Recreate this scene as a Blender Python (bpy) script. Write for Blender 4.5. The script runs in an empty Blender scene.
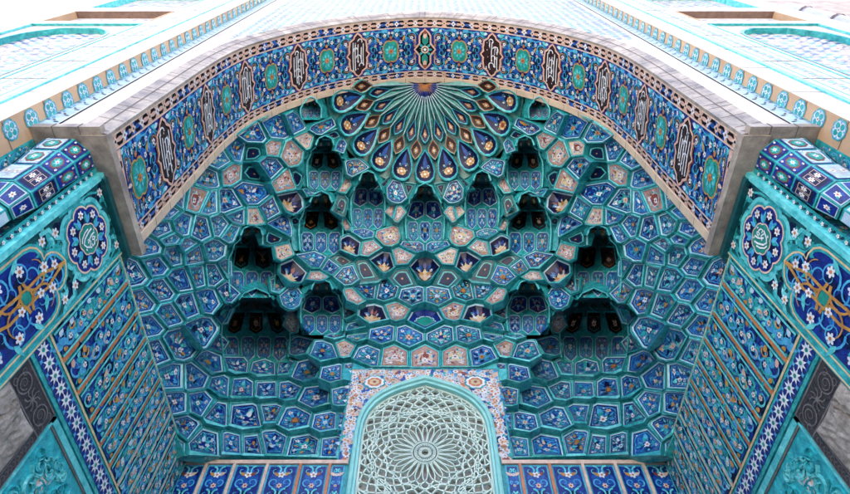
import bpy, math, random
from math import sin, cos, pi, hypot, atan2, radians, sqrt
from mathutils import Vector
random.seed(7)
H = 6.0            # springing height above the eye: every design length below is in units of H
EYE = 1.6
sc = bpy.context.scene

# ------------------------------------------------------------------ camera
FPX = 560.0; PITCH = math.atan2(FPX, 332.0)
cam = bpy.data.cameras.new('camera'); co = bpy.data.objects.new('camera', cam)
sc.collection.objects.link(co)
co.location = (0, 0, EYE); co.rotation_euler = (PITCH + pi/2, 0, 0)
cam.sensor_width = 36; cam.lens = 36*FPX/850; cam.clip_start = 0.05; cam.clip_end = 3000
sc.camera = co

# ------------------------------------------------------------------ light
SUN_EL = radians(48); SUN_AZ = radians(168)      # azimuth away from straight in front of the portal
w = bpy.data.worlds.new('World'); sc.world = w; w.use_nodes = True
nt = w.node_tree; nt.nodes.clear()
sky = nt.nodes.new('ShaderNodeTexSky'); sky.sky_type = 'NISHITA'; sky.sun_disc = False
sky.sun_elevation = SUN_EL; sky.sun_rotation = pi + SUN_AZ
sky.air_density = 0.65; sky.dust_density = 7.0; sky.ozone_density = 0.0
bg = nt.nodes.new('ShaderNodeBackground'); bg.inputs[1].default_value = 0.15
wo = nt.nodes.new('ShaderNodeOutputWorld')
nt.links.new(sky.outputs[0], bg.inputs[0]); nt.links.new(bg.outputs[0], wo.inputs[0])
sl = bpy.data.lights.new('sun', 'SUN'); sl.energy = 3.0; sl.angle = radians(0.6); sl.color = (1, 0.96, 0.9)
so = bpy.data.objects.new('sun', sl); sc.collection.objects.link(so)
sd = Vector((sin(SUN_AZ)*cos(SUN_EL), -cos(SUN_AZ)*cos(SUN_EL), sin(SUN_EL)))
so.rotation_euler = sd.to_track_quat('Z', 'Y').to_euler()
sc.view_settings.view_transform = 'Standard'; sc.view_settings.look = 'None'
sc.view_settings.gamma = 1; sc.view_settings.use_curve_mapping = False
sc.view_settings.exposure = 3.35
sc.cycles.max_bounces = 10; sc.cycles.diffuse_bounces = 7; sc.cycles.glossy_bounces = 3

# ------------------------------------------------------------------ materials
MATS = {}
def glaze(name, c1, c2=None, rough=0.28, scale=9.0, bump=0.15, spec=0.5, cut=0.0, c3=None, bscale=40):
    m = bpy.data.materials.new(name); m.use_nodes = True
    n = m.node_tree; b = n.nodes['Principled BSDF']
    if c2 is None: c2 = tuple(x*0.62 for x in c1)
    tc = n.nodes.new('ShaderNodeNewGeometry')
    no = n.nodes.new('ShaderNodeTexNoise'); no.inputs['Scale'].default_value = scale; no.inputs['Detail'].default_value = 6
    no.inputs['Roughness'].default_value = 0.7
    n.links.new(tc.outputs['Position'], no.inputs['Vector'])
    cr = n.nodes.new('ShaderNodeValToRGB')
    cr.color_ramp.elements[0].position = 0.36; cr.color_ramp.elements[0].color = (*c2, 1)
    cr.color_ramp.elements[1].position = 0.64; cr.color_ramp.elements[1].color = (*c1, 1)
    if c3:
        e = cr.color_ramp.elements.new(0.76); e.color = (*c3, 1)
    n.links.new(no.outputs[0], cr.inputs[0])
    out = cr.outputs[0]
    if cut > 0:                              # dark joints between the cut pieces of tile
        vo = n.nodes.new('ShaderNodeTexVoronoi'); vo.feature = 'DISTANCE_TO_EDGE'; vo.inputs['Scale'].default_value = cut
        n.links.new(tc.outputs['Position'], vo.inputs['Vector'])
        r2 = n.nodes.new('ShaderNodeValToRGB')
        r2.color_ramp.elements[0].position = 0.0; r2.color_ramp.elements[0].color = (0.25, 0.25, 0.25, 1)
        r2.color_ramp.elements[1].position = 0.05; r2.color_ramp.elements[1].color = (1, 1, 1, 1)
        n.links.new(vo.outputs['Distance'], r2.inputs[0])
        mx = n.nodes.new('ShaderNodeMix'); mx.data_type = 'RGBA'; mx.blend_type = 'MULTIPLY'; mx.inputs[0].default_value = 1
        n.links.new(out, mx.inputs[6]); n.links.new(r2.outputs[0], mx.inputs[7]); out = mx.outputs[2]
    n.links.new(out, b.inputs['Base Color'])
    b.inputs['Roughness'].default_value = rough
    b.inputs['Specular IOR Level'].default_value = spec
    if bump:
        nb = n.nodes.new('ShaderNodeTexNoise'); nb.inputs['Scale'].default_value = bscale; nb.inputs['Detail'].default_value = 3
        n.links.new(tc.outputs['Position'], nb.inputs['Vector'])
        bp = n.nodes.new('ShaderNodeBump'); bp.inputs['Strength'].default_value = bump; bp.inputs['Distance'].default_value = 0.02
        n.links.new(nb.outputs[0], bp.inputs['Height']); n.links.new(bp.outputs[0], b.inputs['Normal'])
    MATS[name] = m
glaze('turq', (0.040, 0.40, 0.41), (0.010, 0.19, 0.21), scale=9, c3=(0.26, 0.62, 0.60), rough=0.2, bump=0.3)
glaze('turq_light', (0.15, 0.60, 0.60), (0.04, 0.36, 0.39), scale=9, c3=(0.58, 0.78, 0.74), rough=0.2, bump=0.3)
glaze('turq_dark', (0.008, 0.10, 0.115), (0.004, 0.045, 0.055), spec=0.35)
glaze('dome_green', (0.09, 0.29, 0.25), (0.02, 0.14, 0.13), c3=(0.24, 0.42, 0.37), scale=9)
glaze('green', (0.015, 0.26, 0.20), (0.008, 0.15, 0.13))
glaze('cobalt', (0.006, 0.028, 0.27), (0.003, 0.009, 0.10), scale=14, cut=13)
glaze('blue', (0.014, 0.12, 0.42), (0.004, 0.035, 0.25), scale=14, cut=13, c3=(0.05, 0.28, 0.44))
glaze('navy', (0.004, 0.008, 0.055), (0.002, 0.003, 0.022), spec=0.3)
glaze('cyan', (0.08, 0.40, 0.60), (0.03, 0.22, 0.48), scale=12)
glaze('white', (0.70, 0.72, 0.72), (0.50, 0.54, 0.60), scale=12)
glaze('pale', (0.45, 0.60, 0.66), (0.30, 0.45, 0.58), scale=12)
glaze('gold', (0.50, 0.27, 0.06), (0.30, 0.13, 0.03), scale=12)
glaze('cream', (0.62, 0.50, 0.30), (0.45, 0.33, 0.18), scale=12)
glaze('orange', (0.52, 0.19, 0.06), (0.36, 0.11, 0.04), scale=4)
glaze('pink', (0.60, 0.40, 0.33), (0.46, 0.27, 0.22), scale=10)
glaze('rose', (0.44, 0.30, 0.24), (0.22, 0.12, 0.11), scale=18, c3=(0.58, 0.48, 0.40))
glaze('turq_green', (0.050, 0.40, 0.36), (0.015, 0.20, 0.20), scale=12, c3=(0.24, 0.58, 0.52), rough=0.22, bump=0.3)
glaze('turq_blue', (0.07, 0.46, 0.52), (0.02, 0.26, 0.33), scale=12, c3=(0.40, 0.70, 0.74), rough=0.2, bump=0.3)
glaze('peach', (0.64, 0.50, 0.40), (0.50, 0.34, 0.26), scale=12)
glaze('brown', (0.035, 0.012, 0.012), (0.012, 0.006, 0.008), scale=12, spec=0.3)
glaze('rust', (0.26, 0.06, 0.035), (0.14, 0.03, 0.02), scale=12)
glaze('black', (0.004, 0.003, 0.004), (0.002, 0.002, 0.003), spec=0.12, rough=0.45)
glaze('marble', (0.38, 0.33, 0.27), (0.15, 0.13, 0.12), rough=0.45, scale=3.2, bump=0.3, c3=(0.46, 0.42, 0.36))
glaze('marble_cream', (0.58, 0.47, 0.34), (0.42, 0.34, 0.26), rough=0.5, scale=2.5, bump=0.05)
glaze('marble_white', (0.54, 0.50, 0.45), (0.42, 0.40, 0.38), rough=0.6, scale=2.2, bump=0.05, c3=(0.62, 0.58, 0.53))
glaze('lattice_paint', (0.62, 0.74, 0.66), (0.48, 0.62, 0.56), rough=0.5, scale=3, bump=0.05)
glaze('frame_paint', (0.28, 0.62, 0.60), (0.18, 0.52, 0.52), rough=0.45, scale=3, bump=0.05)
glaze('pane', (0.40, 0.38, 0.33), (0.24, 0.23, 0.20), rough=0.2, scale=2, bump=0.02)
glaze('pane_light', (0.50, 0.52, 0.54), (0.42, 0.43, 0.46), rough=0.3, scale=2, bump=0.02)
glaze('carved_dark', (0.045, 0.038, 0.042), (0.02, 0.018, 0.02), rough=0.5, scale=12, bump=0.4)
glaze('carved_edge', (0.17, 0.15, 0.15), (0.09, 0.08, 0.085), rough=0.5, scale=12, bump=0.4)
glaze('relief', (0.03, 0.46, 0.50), (0.012, 0.22, 0.28), rough=0.15, scale=7, bump=1.0, c3=(0.30, 0.68, 0.68), bscale=14)
glaze('plaster', (0.42, 0.40, 0.38), (0.30, 0.30, 0.32), rough=0.8, scale=4, bump=0.1)
glaze('peach_stone', (0.48, 0.32, 0.19), (0.38, 0.25, 0.15), rough=0.7, scale=1.5, bump=0.1)
glaze('joint', (0.12, 0.10, 0.10), rough=0.9)
glaze('facade_brown', (0.16, 0.10, 0.075), (0.10, 0.06, 0.05), rough=0.7)
glaze('pipe_metal', (0.42, 0.44, 0.52), (0.30, 0.32, 0.42), rough=0.4, scale=3)
glaze('old_wall', (0.38, 0.33, 0.30), (0.22, 0.19, 0.18), rough=0.9, scale=3, bump=0.6)
glaze('paving', (0.42, 0.39, 0.35), (0.32, 0.30, 0.27), rough=0.8, scale=0.8, bump=0.2, cut=1.2)
# weathered rough-hewn stone with cracks
glaze('stone', (0.36, 0.32, 0.28), (0.15, 0.13, 0.11), rough=0.9, scale=5, bump=1.0, c3=(0.46, 0.42, 0.38), bscale=18)

# ------------------------------------------------------------------ mesh builder
def W(p): return (p[0]*H, p[1]*H, p[2]*H + EYE)
class MB:
    def __init__(s): s.v = []; s.f = []; s.m = []; s.names = []
    def mi(s, m):
        if m not in s.names: s.names.append(m)
        return s.names.index(m)
    def face(s, pts, m):
        b = len(s.v); s.v.extend(W(p) for p in pts); s.f.append(tuple(range(b, b+len(pts)))); s.m.append(s.mi(m))
    def grid(s, rows, m, close=False):
        b = len(s.v); n = len(rows[0])
        for r in rows: s.v.extend(W(p) for p in r)
        k = s.mi(m)
        for i in range(len(rows)-1):
            for j in range(n if close else n-1):
                j2 = (j+1) % n
                s.f.append((b+i*n+j, b+i*n+j2, b+(i+1)*n+j2, b+(i+1)*n+j)); s.m.append(k)
    def box(s, a, c, m, faces=None):
        x0, y0, z0 = a; x1, y1, z1 = c
        P = [(x0,y0,z0),(x1,y0,z0),(x1,y1,z0),(x0,y1,z0),(x0,y0,z1),(x1,y0,z1),(x1,y1,z1),(x0,y1,z1)]
        b = len(s.v); s.v.extend(W(p) for p in P); k = s.mi(m)
        for f in ((0,1,2,3),(4,7,6,5),(0,4,5,1),(1,5,6,2),(2,6,7,3),(3,7,4,0)):
            s.f.append(tuple(b+i for i in f)); s.m.append(k)
    def build(s, name, parent=None, label=None, bevel=0):
        me = bpy.data.meshes.new(name); me.from_pydata(s.v, [], s.f)
        for n in s.names: me.materials.append(MATS[n])
        me.polygons.foreach_set('material_index', s.m)
        o = bpy.data.objects.new(name, me); sc.collection.objects.link(o)
        if parent: o.parent = parent
        if label: o['label'] = label
        return o
def thing(name, label, cat, group=None, kind=None):
    o = bpy.data.objects.new(name, None); sc.collection.objects.link(o)
    o['label'] = label; o['category'] = cat
    if group: o['group'] = group
    if kind: o['kind'] = kind
    return o

# ------------------------------------------------------------------ flat ornament vocabulary (2-D -> surface map)
LAY = 0.0028/H
class Ink:
    """draws ornament in 2-D; M(x, y, off) places it on a real surface"""
    n = 0
    def __init__(s, mb, M, sc_=1.0): s.mb = mb; s.M = M
    def h(s, lay):               # every piece a hair above the last, so no two inlays share a plane
        Ink.n = (Ink.n+1) % 27; return lay*LAY+Ink.n*.000014
    def poly(s, pts, m, lay=1):
        o = s.h(lay); s.mb.face([s.M(x, y, o) for x, y in pts], m)
    def fan(s, pts, m, lay=1):
        o = s.h(lay); n = len(pts)
        for i in range(n): s.mb.face([s.M(0, 0, o), s.M(*pts[i], o), s.M(*pts[(i+1) % n], o)], m)
    def ribbon(s, pts, wd, m, lay=1, closed=False, taper=False):
        n = len(pts); L = []; R = []
        for i, (x, y) in enumerate(pts):
            a = pts[(i-1) % n] if (closed or i > 0) else pts[i]
            b = pts[(i+1) % n] if (closed or i < n-1) else pts[i]
            dx, dy = b[0]-a[0], b[1]-a[1]; d = hypot(dx, dy) or 1
            k = wd/2
            if taper: k *= max(0.25, 1-i/(n-1)*0.8) if taper == 1 else max(.2, sin(pi*(i+.5)/n))
            L.append((x-dy/d*k, y+dx/d*k)); R.append((x+dy/d*k, y-dx/d*k))
        if closed: L.append(L[0]); R.append(R[0])
        o = s.h(lay); s.mb.grid([[s.M(x, y, o) for x, y in L], [s.M(x, y, o) for x, y in R]], m)
    def disc(s, c, r, m, lay=1, n=10, ry=None):
        ry = ry or r
        s.poly([(c[0]+r*cos(2*pi*i/n), c[1]+ry*sin(2*pi*i/n)) for i in range(n)], m, lay)
    def ring(s, c, r, wd, m, lay=1, n=18):
        s.ribbon([(c[0]+r*cos(2*pi*i/n), c[1]+r*sin(2*pi*i/n)) for i in range(n)], wd, m, lay, True)
    def flower(s, c, r, m='white', mc='orange', k=6, lay=3, rot=None, dip=0.55):
        rot = random.random()*6 if rot is None else rot
        pts = []
        for i in range(k*4):
            a = rot+2*pi*i/(k*4); q = (1, .86, dip, .86)[i % 4]
            pts.append((c[0]+r*q*cos(a), c[1]+r*q*sin(a)))
        s.poly(pts, m, lay); s.disc(c, r*0.34, mc, lay+1, 6)
    def star(s, c, r, r2, k, m, lay=3, rot=0):
        s.poly([(c[0]+(r if i % 2 == 0 else r2)*cos(rot+pi*i/k), c[1]+(r if i % 2 == 0 else r2)*sin(rot+pi*i/k)) for i in range(2*k)], m, lay)
    def leaf(s, c, a, l, wd, m, lay=2):
        dx, dy = cos(a), sin(a)
        P = [(0,0),(.25,.42),(.55,.45),(1,0),(.6,-.35),(.25,-.38)]
        s.poly([(c[0]+dx*l*p-dy*wd*q, c[1]+dy*l*p+dx*wd*q) for p, q in P], m, lay)
    def spiral(s, c, r, a0, turns, hand, wd, m, lay=2, r_in=0.25, n=16):
        pts = [(c[0]+(r*(1-(1-r_in)*t/n))*cos(a0+hand*turns*2*pi*t/n), c[1]+(r*(1-(1-r_in)*t/n))*sin(a0+hand*turns*2*pi*t/n)) for t in range(n+1)]
        s.ribbon(pts, wd, m, lay, taper=1); return pts[-1]
def lobed(c, r, k, amp, rot=0, n=8, ry=None):
    ry = ry or r; N = k*n; out = []
    for i in range(N):
        a = 2*pi*i/N; q = 1-amp+amp*abs(sin(k*a/2))**0.7
        out.append((c[0]+r*q*cos(a+rot), c[1]+ry*q*sin(a+rot)))
    return out

def arabesque(ink, x0, x1, y0, y1, unit, dens=1.0, gold=True, seedv=0, vine='cyan', fl='white'):
    """rows of spiral vines with flowers and cut leaves, filling a rectangle"""
    rnd = random.Random(seedv)
    nx = max(1, round((x1-x0)/unit)); ny = max(1, round((y1-y0)/unit))
    ux = (x1-x0)/nx; uy = (y1-y0)/ny; u = min(ux, uy)
    for i in range(nx):
        for j in range(ny):
            cx = x0+(i+.5)*ux; cy = y0+(j+.5)*uy; hand = 1 if (i+j) % 2 else -1
            a0 = pi/2*hand + rnd.uniform(-.3, .3)
            for q in range(3):                                   # darker and lighter cut pieces of ground
                a = rnd.random()*2*pi; ink.leaf((cx+.2*u*cos(a), cy+.2*u*sin(a)), a, .38*u, .3*u, rnd.choice(['navy', 'cobalt', 'blue', 'navy']), 1)
            ink.spiral((cx, cy), .46*u, a0, 1.25, hand, .085*u, vine, 2)
            ink.spiral((cx, cy), .44*u, a0+pi, .6, -hand, .07*u, vine, 2)
            ink.flower((cx+rnd.uniform(-.05, .05)*u, cy), .17*u, fl if rnd.random() < .8 else 'peach', rnd.choice(['orange', 'rust', 'gold']), rnd.choice([5, 6]))
            for q in range(3):
                a = rnd.random()*2*pi; ink.leaf((cx+.3*u*cos(a), cy+.3*u*sin(a)), a+1.2*hand, .24*u, .16*u, rnd.choice(['turq', 'cyan', 'turq_light', 'gold' if gold else 'turq']), 3)
            if gold and rnd.random() < .55:
                a = rnd.random()*6; ink.spiral((cx+.28*u*cos(a), cy+.28*u*sin(a)), .15*u, a, .6, hand, .07*u, rnd.choice(['gold', 'gold', 'peach']), 3, n=7)
            ink.flower((x0+i*ux+rnd.uniform(.05, .12)*u, y0+j*uy+.1*u), .09*u, fl, 'orange', 5)

# ------------------------------------------------------------------ polygon panel: gauge map and tile designs
class Panel:
    """convex-ish polygon in local 2-D with a concave tile face"""
    def __init__(s, poly, depth, M, c=None):
        s.p = poly; s.depth = depth; s.M = M
        s.c = c or (sum(p[0] for p in poly)/len(poly), sum(p[1] for p in poly)/len(poly))
        s.rmean = sum(hypot(p[0]-s.c[0], p[1]-s.c[1]) for p in poly)/len(poly)
    def edge(s, th):
        dx, dy = cos(th), sin(th); best = 1e9; P = s.p; n = len(P)
        for i in range(n):
            ax, ay = P[i][0]-s.c[0], P[i][1]-s.c[1]; bx, by = P[(i+1) % n][0]-s.c[0], P[(i+1) % n][1]-s.c[1]
            ex, ey = bx-ax, by-ay; den = dx*ey-dy*ex
            if abs(den) < 1e-12: continue
            t = (ax*ey-ay*ex)/den; q = (ax*dy-ay*dx)/den
            if t > 0 and -1e-6 <= q <= 1+1e-6: best = min(best, t)
        return best if best < 1e8 else s.rmean
    def at(s, x, y, off=0):
        rho = hypot(x, y)
        if rho < 1e-6: return s.M(s.c[0], s.c[1], off-s.depth)
        th = atan2(y, x); e = s.edge(th)
        return s.M(s.c[0]+rho*e*cos(th), s.c[1]+rho*e*sin(th), off-s.depth*(1-min(1, rho)**2))
    def ground(s, mb, m, line='white', line2='navy'):
        rings = [1.0, 0.92, 0.66, 0.33]
        def rg(q, off=0):
            return [s.M(s.c[0]+q*(p[0]-s.c[0]), s.c[1]+q*(p[1]-s.c[1]), off-s.depth*(1-q*q)) for p in s.p]
        mb.grid([rg(1.0), rg(0.93)], line, True)
        mb.grid([rg(0.93), rg(0.88)], line2, True)
        mb.grid([rg(0.88), rg(0.6), rg(0.3)], m, True)
        b = rg(0.3); c = s.M(s.c[0], s.c[1], -s.depth)
        for i in range(len(b)): mb.face([b[i], b[(i+1) % len(b)], c], m)

def design_blue(ink, k, rnd):
    fc = rnd.choice(['white', 'white', 'peach', 'gold', 'pale']); mc = rnd.choice(['orange', 'rust', 'gold'])
    m = rnd.choice([4, 5, 6, 6]); rot = pi/2; vn = rnd.choice(['cyan', 'cyan', 'turq_light'])
    for i in range(m*2):
        a = rot+pi*i/m+.25
        ink.leaf((.25*cos(a), .25*sin(a)), a+.5*(1 if i % 2 else -1), .62, .36, rnd.choice(['navy', 'cobalt', 'navy', 'cobalt', 'turq']), 1)
    for i in range(m):
        a = rot+2*pi*(i+.5)/m
        for h in (-1, 1):
            c = (.58*cos(a+h*.26), .58*sin(a+h*.26))
            ink.spiral(c, .25, a+pi, .85, h, .075, vn, 2, n=9)
        if rnd.random() < .8: ink.flower((.72*cos(a), .72*sin(a)), .13, rnd.choice(['white', 'white', 'pale', 'peach']), mc, 5)
    ink.ribbon([((.90+.04*cos(m*2*t*pi/24))*cos(t*pi/24), (.90+.04*cos(m*2*t*pi/24))*sin(t*pi/24)) for t in range(48)], .045, vn, 2, True)
    for i in range(m*2):
        a = rot+pi*(i+.5)/m; ink.disc((.84*cos(a), .84*sin(a)), .04, rnd.choice(['cyan', 'turq_light', 'gold', 'white']), 4, 6)
    c2 = rnd.choice(['turq_light', 'cyan', 'gold', 'turq', 'cyan', 'navy'])
    for i in range(m):
        a = rot+2*pi*i/m
        ink.leaf((.46*cos(a), .46*sin(a)), a, .42, .22, c2, 3)
    if k % 3 != 0:
        ink.star((0, 0), .44, .22, 8, rnd.choice(['cyan', 'cobalt', 'rust', 'turq']), 4)
        ink.flower((0, 0), rnd.uniform(.24, .33), fc, mc, rnd.choice([5, 6, 8]), 5, pi/2)
    else:
        for dx in (-1, 1): ink.flower((dx*.34, .08), .20, fc, mc, 5, 5)
        ink.flower((0, -.36), .2, 'pale', mc, 5, 5); ink.leaf((0, .2), pi/2, .5, .24, fc, 4)
def design_peach(ink, k, rnd):
    for i in range(8):
        a = i*pi/4+.3; ink.leaf((.55*cos(a), .6*sin(a)), a+.8, .34, .2, rnd.choice(['blue', 'turq', 'white', 'gold', 'rust', 'cyan']), 1)
        if i % 2: ink.flower((.78*cos(a), .8*sin(a)), .10, 'white', 'rust', 5, 2)
    ink.poly(lobed((0, 0), .62, 2, .35, pi/2, 8, .78), 'rust', 1)
    ink.poly(lobed((0, 0), .52, 2, .38, pi/2, 8, .66), rnd.choice(['peach', 'cream', 'pink']), 2)
    for s_ in (-1, 1):
        ink.spiral((s_*.26, .2), .2, pi/2, .8, s_, .07, rnd.choice(['rust', 'blue', 'green']), 3, n=8)
        ink.leaf((s_*.12, -.1), -pi/2-s_*.9*-1, .4, .2, rnd.choice(['blue', 'rust', 'turq']), 3)
    ink.flower((0, -.12), .27, 'white', 'rust', 6, 5, pi/2)
    for s_ in (-1, 1): ink.flower((s_*.42, -.5), .13, 'white', 'blue', 5, 4); ink.leaf((s_*.5, .1), pi/2, .4, .12, 'turq_light', 4)
    ink.ribbon(lobed((0, 0), .57, 2, .36, pi/2, 8, .72), .06, 'white', 3, True)
    ink.leaf((0, .25), pi/2, .4, .22, 'rust', 3)
def design_flower(ink, k, rnd):
    for i in range(5):
        a = pi/2+(i-2)*.55; ink.leaf((.3*cos(a), .3*sin(a)+.1), a, .45, .25, rnd.choice(['blue', 'cobalt', 'rust']), 1)
    for s_ in (-1, 1):
        ink.spiral((s_*.4, .3), .25, pi, .8, s_, .08, 'cyan', 2, n=9); ink.flower((s_*.45, .3), .13, 'white', 'orange', 5)
    c = (0, -.26)
    for i in range(8):
        a = 2*pi*i/8; ink.leaf((c[0]+.12*cos(a), c[1]+.12*sin(a)), a, .56, .42, rnd.choice(['cream', 'gold', 'peach', 'white']) if i % 2 else 'cream', 3+i % 2)
    ink.disc(c, .20, 'peach', 6, 10); ink.star(c, .16, .10, 6, rnd.choice(['green', 'rust', 'gold', 'turq']), 7)
def design_green(ink, k, rnd):
    ink.poly(lobed((0, -.1), .7, 8, .18, 0, 6, .6), 'green', 1)
    ink.ribbon(lobed((0, -.1), .7, 8, .18, 0, 6, .6), .06, 'pale', 2, True)
    for i in range(6):
        a = pi*i/3; ink.spiral((.35*cos(a), -.1+.3*sin(a)), .13, a, .8, 1, .05, 'pale', 3, n=7)
    ink.star((0, -.1), .22, .1, 6, 'white', 4); ink.disc((0, -.1), .08, 'green', 5, 6)
def design_gold(ink, k, rnd):
    for i in range(4):
        a = pi/4+i*pi/2; ink.leaf((.2*cos(a), .2*sin(a)), a, .5, .3, 'brown', 1)
    ink.poly(lobed((0, 0), .5, 6, .25, 0, 5), 'gold', 2); ink.disc((0, 0), .3, 'rust', 3); ink.flower((0, 0), .24, 'white', 'green', 6, 4)
def design_dark(ink, k, rnd):
    c = rnd.choice(['gold', 'green', 'turq', 'gold'])
    for s_ in (-1, 1):
        ink.spiral((s_*.35, .25), .3, 1, .9, s_, .10, c, 2, n=9); ink.spiral((s_*.3, -.4), .25, 4, .9, s_, .09, 'brown', 2, n=9)
    ink.ribbon([(.78*cos(i*pi/4), .8*sin(i*pi/4)) for i in range(8)], .07, c, 2, True)
    ink.flower((0, 0), .36, rnd.choice(['gold', 'cream', 'peach']), 'rust', 6, 4)
    ink.leaf((0, .3), pi/2, .45, .2, 'rust', 3)
def design_petal(ink, k, rnd):
    ink.leaf((0, .1), pi/2, .8, .5, 'blue', 1); ink.leaf((0, .15), pi/2, .5, .26, 'rust', 2)
    for s_ in (-1, 1):
        ink.spiral((s_*.38, .25), .24, pi, .9, s_, .07, 'cyan', 2, n=9); ink.flower((s_*.40, .22), .10, 'white', 'orange', 5)
    c = (0, -.42)
    for i in range(9):
        a = 2*pi*i/9; ink.disc((c[0]+.34*cos(a), c[1]+.24*sin(a)), .17, 'gold' if i % 2 else 'cream', 3+i % 2, 8, .13)
    ink.disc(c, .26, 'rust', 5, 10, .18); ink.disc(c, .20, 'cream', 6, 10, .14); ink.disc(c, .09, 'white', 7, 8, .07)
    for i in range(6): ink.disc((.62*cos(3.5+i*.48), .70*sin(3.5+i*.48)), .05, 'turq_light', 2, 6)
DES = {'B': ('blue', design_blue), 'D': ('cobalt', design_blue), 'P': ('rose', design_peach), 'F': ('navy', design_flower),
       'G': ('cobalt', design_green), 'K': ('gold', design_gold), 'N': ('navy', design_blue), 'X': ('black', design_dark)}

# ------------------------------------------------------------------ arch curve, vault surface, projections
def catmull(P, n):
    out = []
    Q = [P[0]]+list(P)+[P[-1]]
    for i in range(1, len(Q)-2):
        p0, p1, p2, p3 = Q[i-1], Q[i], Q[i+1], Q[i+2]
        for k in range(n):
            t = k/n
            out.append(tuple(.5*((2*p1[d])+(-p0[d]+p2[d])*t+(2*p0[d]-5*p1[d]+4*p2[d]-p3[d])*t*t+(-p0[d]+3*p1[d]-3*p2[d]+p3[d])*t**3) for d in range(len(p1))))
    out.append(tuple(P[-1])); return out
ARC = catmull([(0, 2.441), (.05, 2.438), (.13, 2.407), (.255, 2.335), (.385, 2.215), (.47, 2.09), (.53, 1.97), (.577, 1.83), (.600, 1.62), (.603, 1.3), (.603, 1.02)], 12)
S_ = [0]
for a, b in zip(ARC, ARC[1:]): S_.append(S_[-1]+hypot(a[0]-b[0], a[1]-b[1]))
ALEN = S_[-1]
def arch_pt(s):
    q = min(abs(s), ALEN-1e-6); i = 0
    lo, hi = 0, len(S_)-1
    while hi-lo > 1:
        m = (lo+hi)//2
        if S_[m] <= q: lo = m
        else: hi = m
    t = (q-S_[lo])/(S_[hi]-S_[lo])
    x = ARC[lo][0]*(1-t)+ARC[hi][0]*t; z = ARC[lo][1]*(1-t)+ARC[hi][1]*t
    tx = ARC[hi][0]-ARC[lo][0]; tz = ARC[hi][1]-ARC[lo][1]; d = hypot(tx, tz)
    nx, nz = tz/d, -tx/d                      # inward normal for the +x half
    sg = -1 if s < 0 else 1
    return sg*x, z, sg*nx, nz
YF, YR = .352, .622
def soffit(s, y, off=0):
    x, z, nx, nz = arch_pt(s); k = 1+.04*(y-YF)/(YR-YF)
    return (x*k+nx*off, y, z+nz*off)

CY = .622
AZ = [(0.95, .645), (1.35, .645), (1.6, .628), (1.83, .595), (1.98, .545), (2.09, .485), (2.2, .41), (2.25, .365), (2.31, .29), (2.37, .2), (2.41, .115), (2.43, .05), (2.436, 0.001)]
def lin(T, z):
    if z <= T[0][0]: return T[0][1]
    for (a, p), (b, q) in zip(T, T[1:]):
        if z <= b: return p+(q-p)*(z-a)/(b-a)
    return 0.0
NZ = [(1.0, 9), (1.3, 5.5), (1.55, 3.6), (1.9, 2.6), (2.2, 2.05), (2.3, 2)]
def fS(p):
    x, y, z = p; a = lin(AZ, z)
    if a <= 0.0005: return 1.0
    n = lin(NZ, z) if z < 2.3 else 2
    return (abs(x)/a)**n+(max(0, y-CY)/a)**n-1
def gradS(p):
    e = 2e-3; v = Vector(((fS((p[0]+e, p[1], p[2]))-fS((p[0]-e, p[1], p[2]))), (fS((p[0], p[1]+e, p[2]))-fS((p[0], p[1]-e, p[2]))), (fS((p[0], p[1], p[2]+e))-fS((p[0], p[1], p[2]-e)))))
    return (-v).normalized()
ct, st = cos(PITCH), sin(PITCH)
def ray(px, py):
    u = px-425; v = 247-py
    return Vector((u, FPX*ct-v*st, FPX*st+v*ct))/FPX
def proj(p):
    x, y, z = p; d = y*ct+z*st; return (425+FPX*x/d, 247-FPX*(-y*st+z*ct)/d)
def hitS(px, py):
    d = ray(px, py); lo = 0.9; t = lo
    while t < 4 and fS(d*t) < 0: t += .06
    a, b = t-.06, t
    for _ in range(15):
        m = (a+b)/2
        if fS(d*m) < 0: a = m
        else: b = m
    return d*a

# ================================================================== GROUND
mb = MB()
g = 400
mb.v = [(-g, -g, 0), (g, -g, 0), (g, g, 0), (-g, g, 0)]; mb.f = [(0, 1, 2, 3)]; mb.m = [mb.mi('paving')]
o = mb.build('ground'); o['kind'] = 'structure'

# ================================================================== MUQARNAS VAULT
vault = thing('muqarnas_vault', 'turquoise honeycomb half vault of tiled niches rising to a sunburst behind the arch', 'vault')
DC = (0, .628)       # axis of the sunburst
DRZ = [(0, 2.434), (.05, 2.430), (.115, 2.410), (.2, 2.370), (.29, 2.31), (.345, 2.268), (.375, 2.235)]
def dome_pt(r, th, off=0):       # th: 0 = +x, pi/2 = into the niche
    z = lin(DRZ, r) if r <= .375 else 2.235-(r-.375)*1.1
    dz = (lin(DRZ, min(.375, r+.01))-lin(DRZ, max(0, min(.375, r)-.01)))/(.02 if r > .01 else .01+r)
    n = Vector((dz, -1)).normalized() if r > 0 else Vector((0, -1))
    rr = r+n.x*off
    return (DC[0]+rr*cos(th), DC[1]+rr*sin(th), z+n.y*off)
RIM = .372
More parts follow.
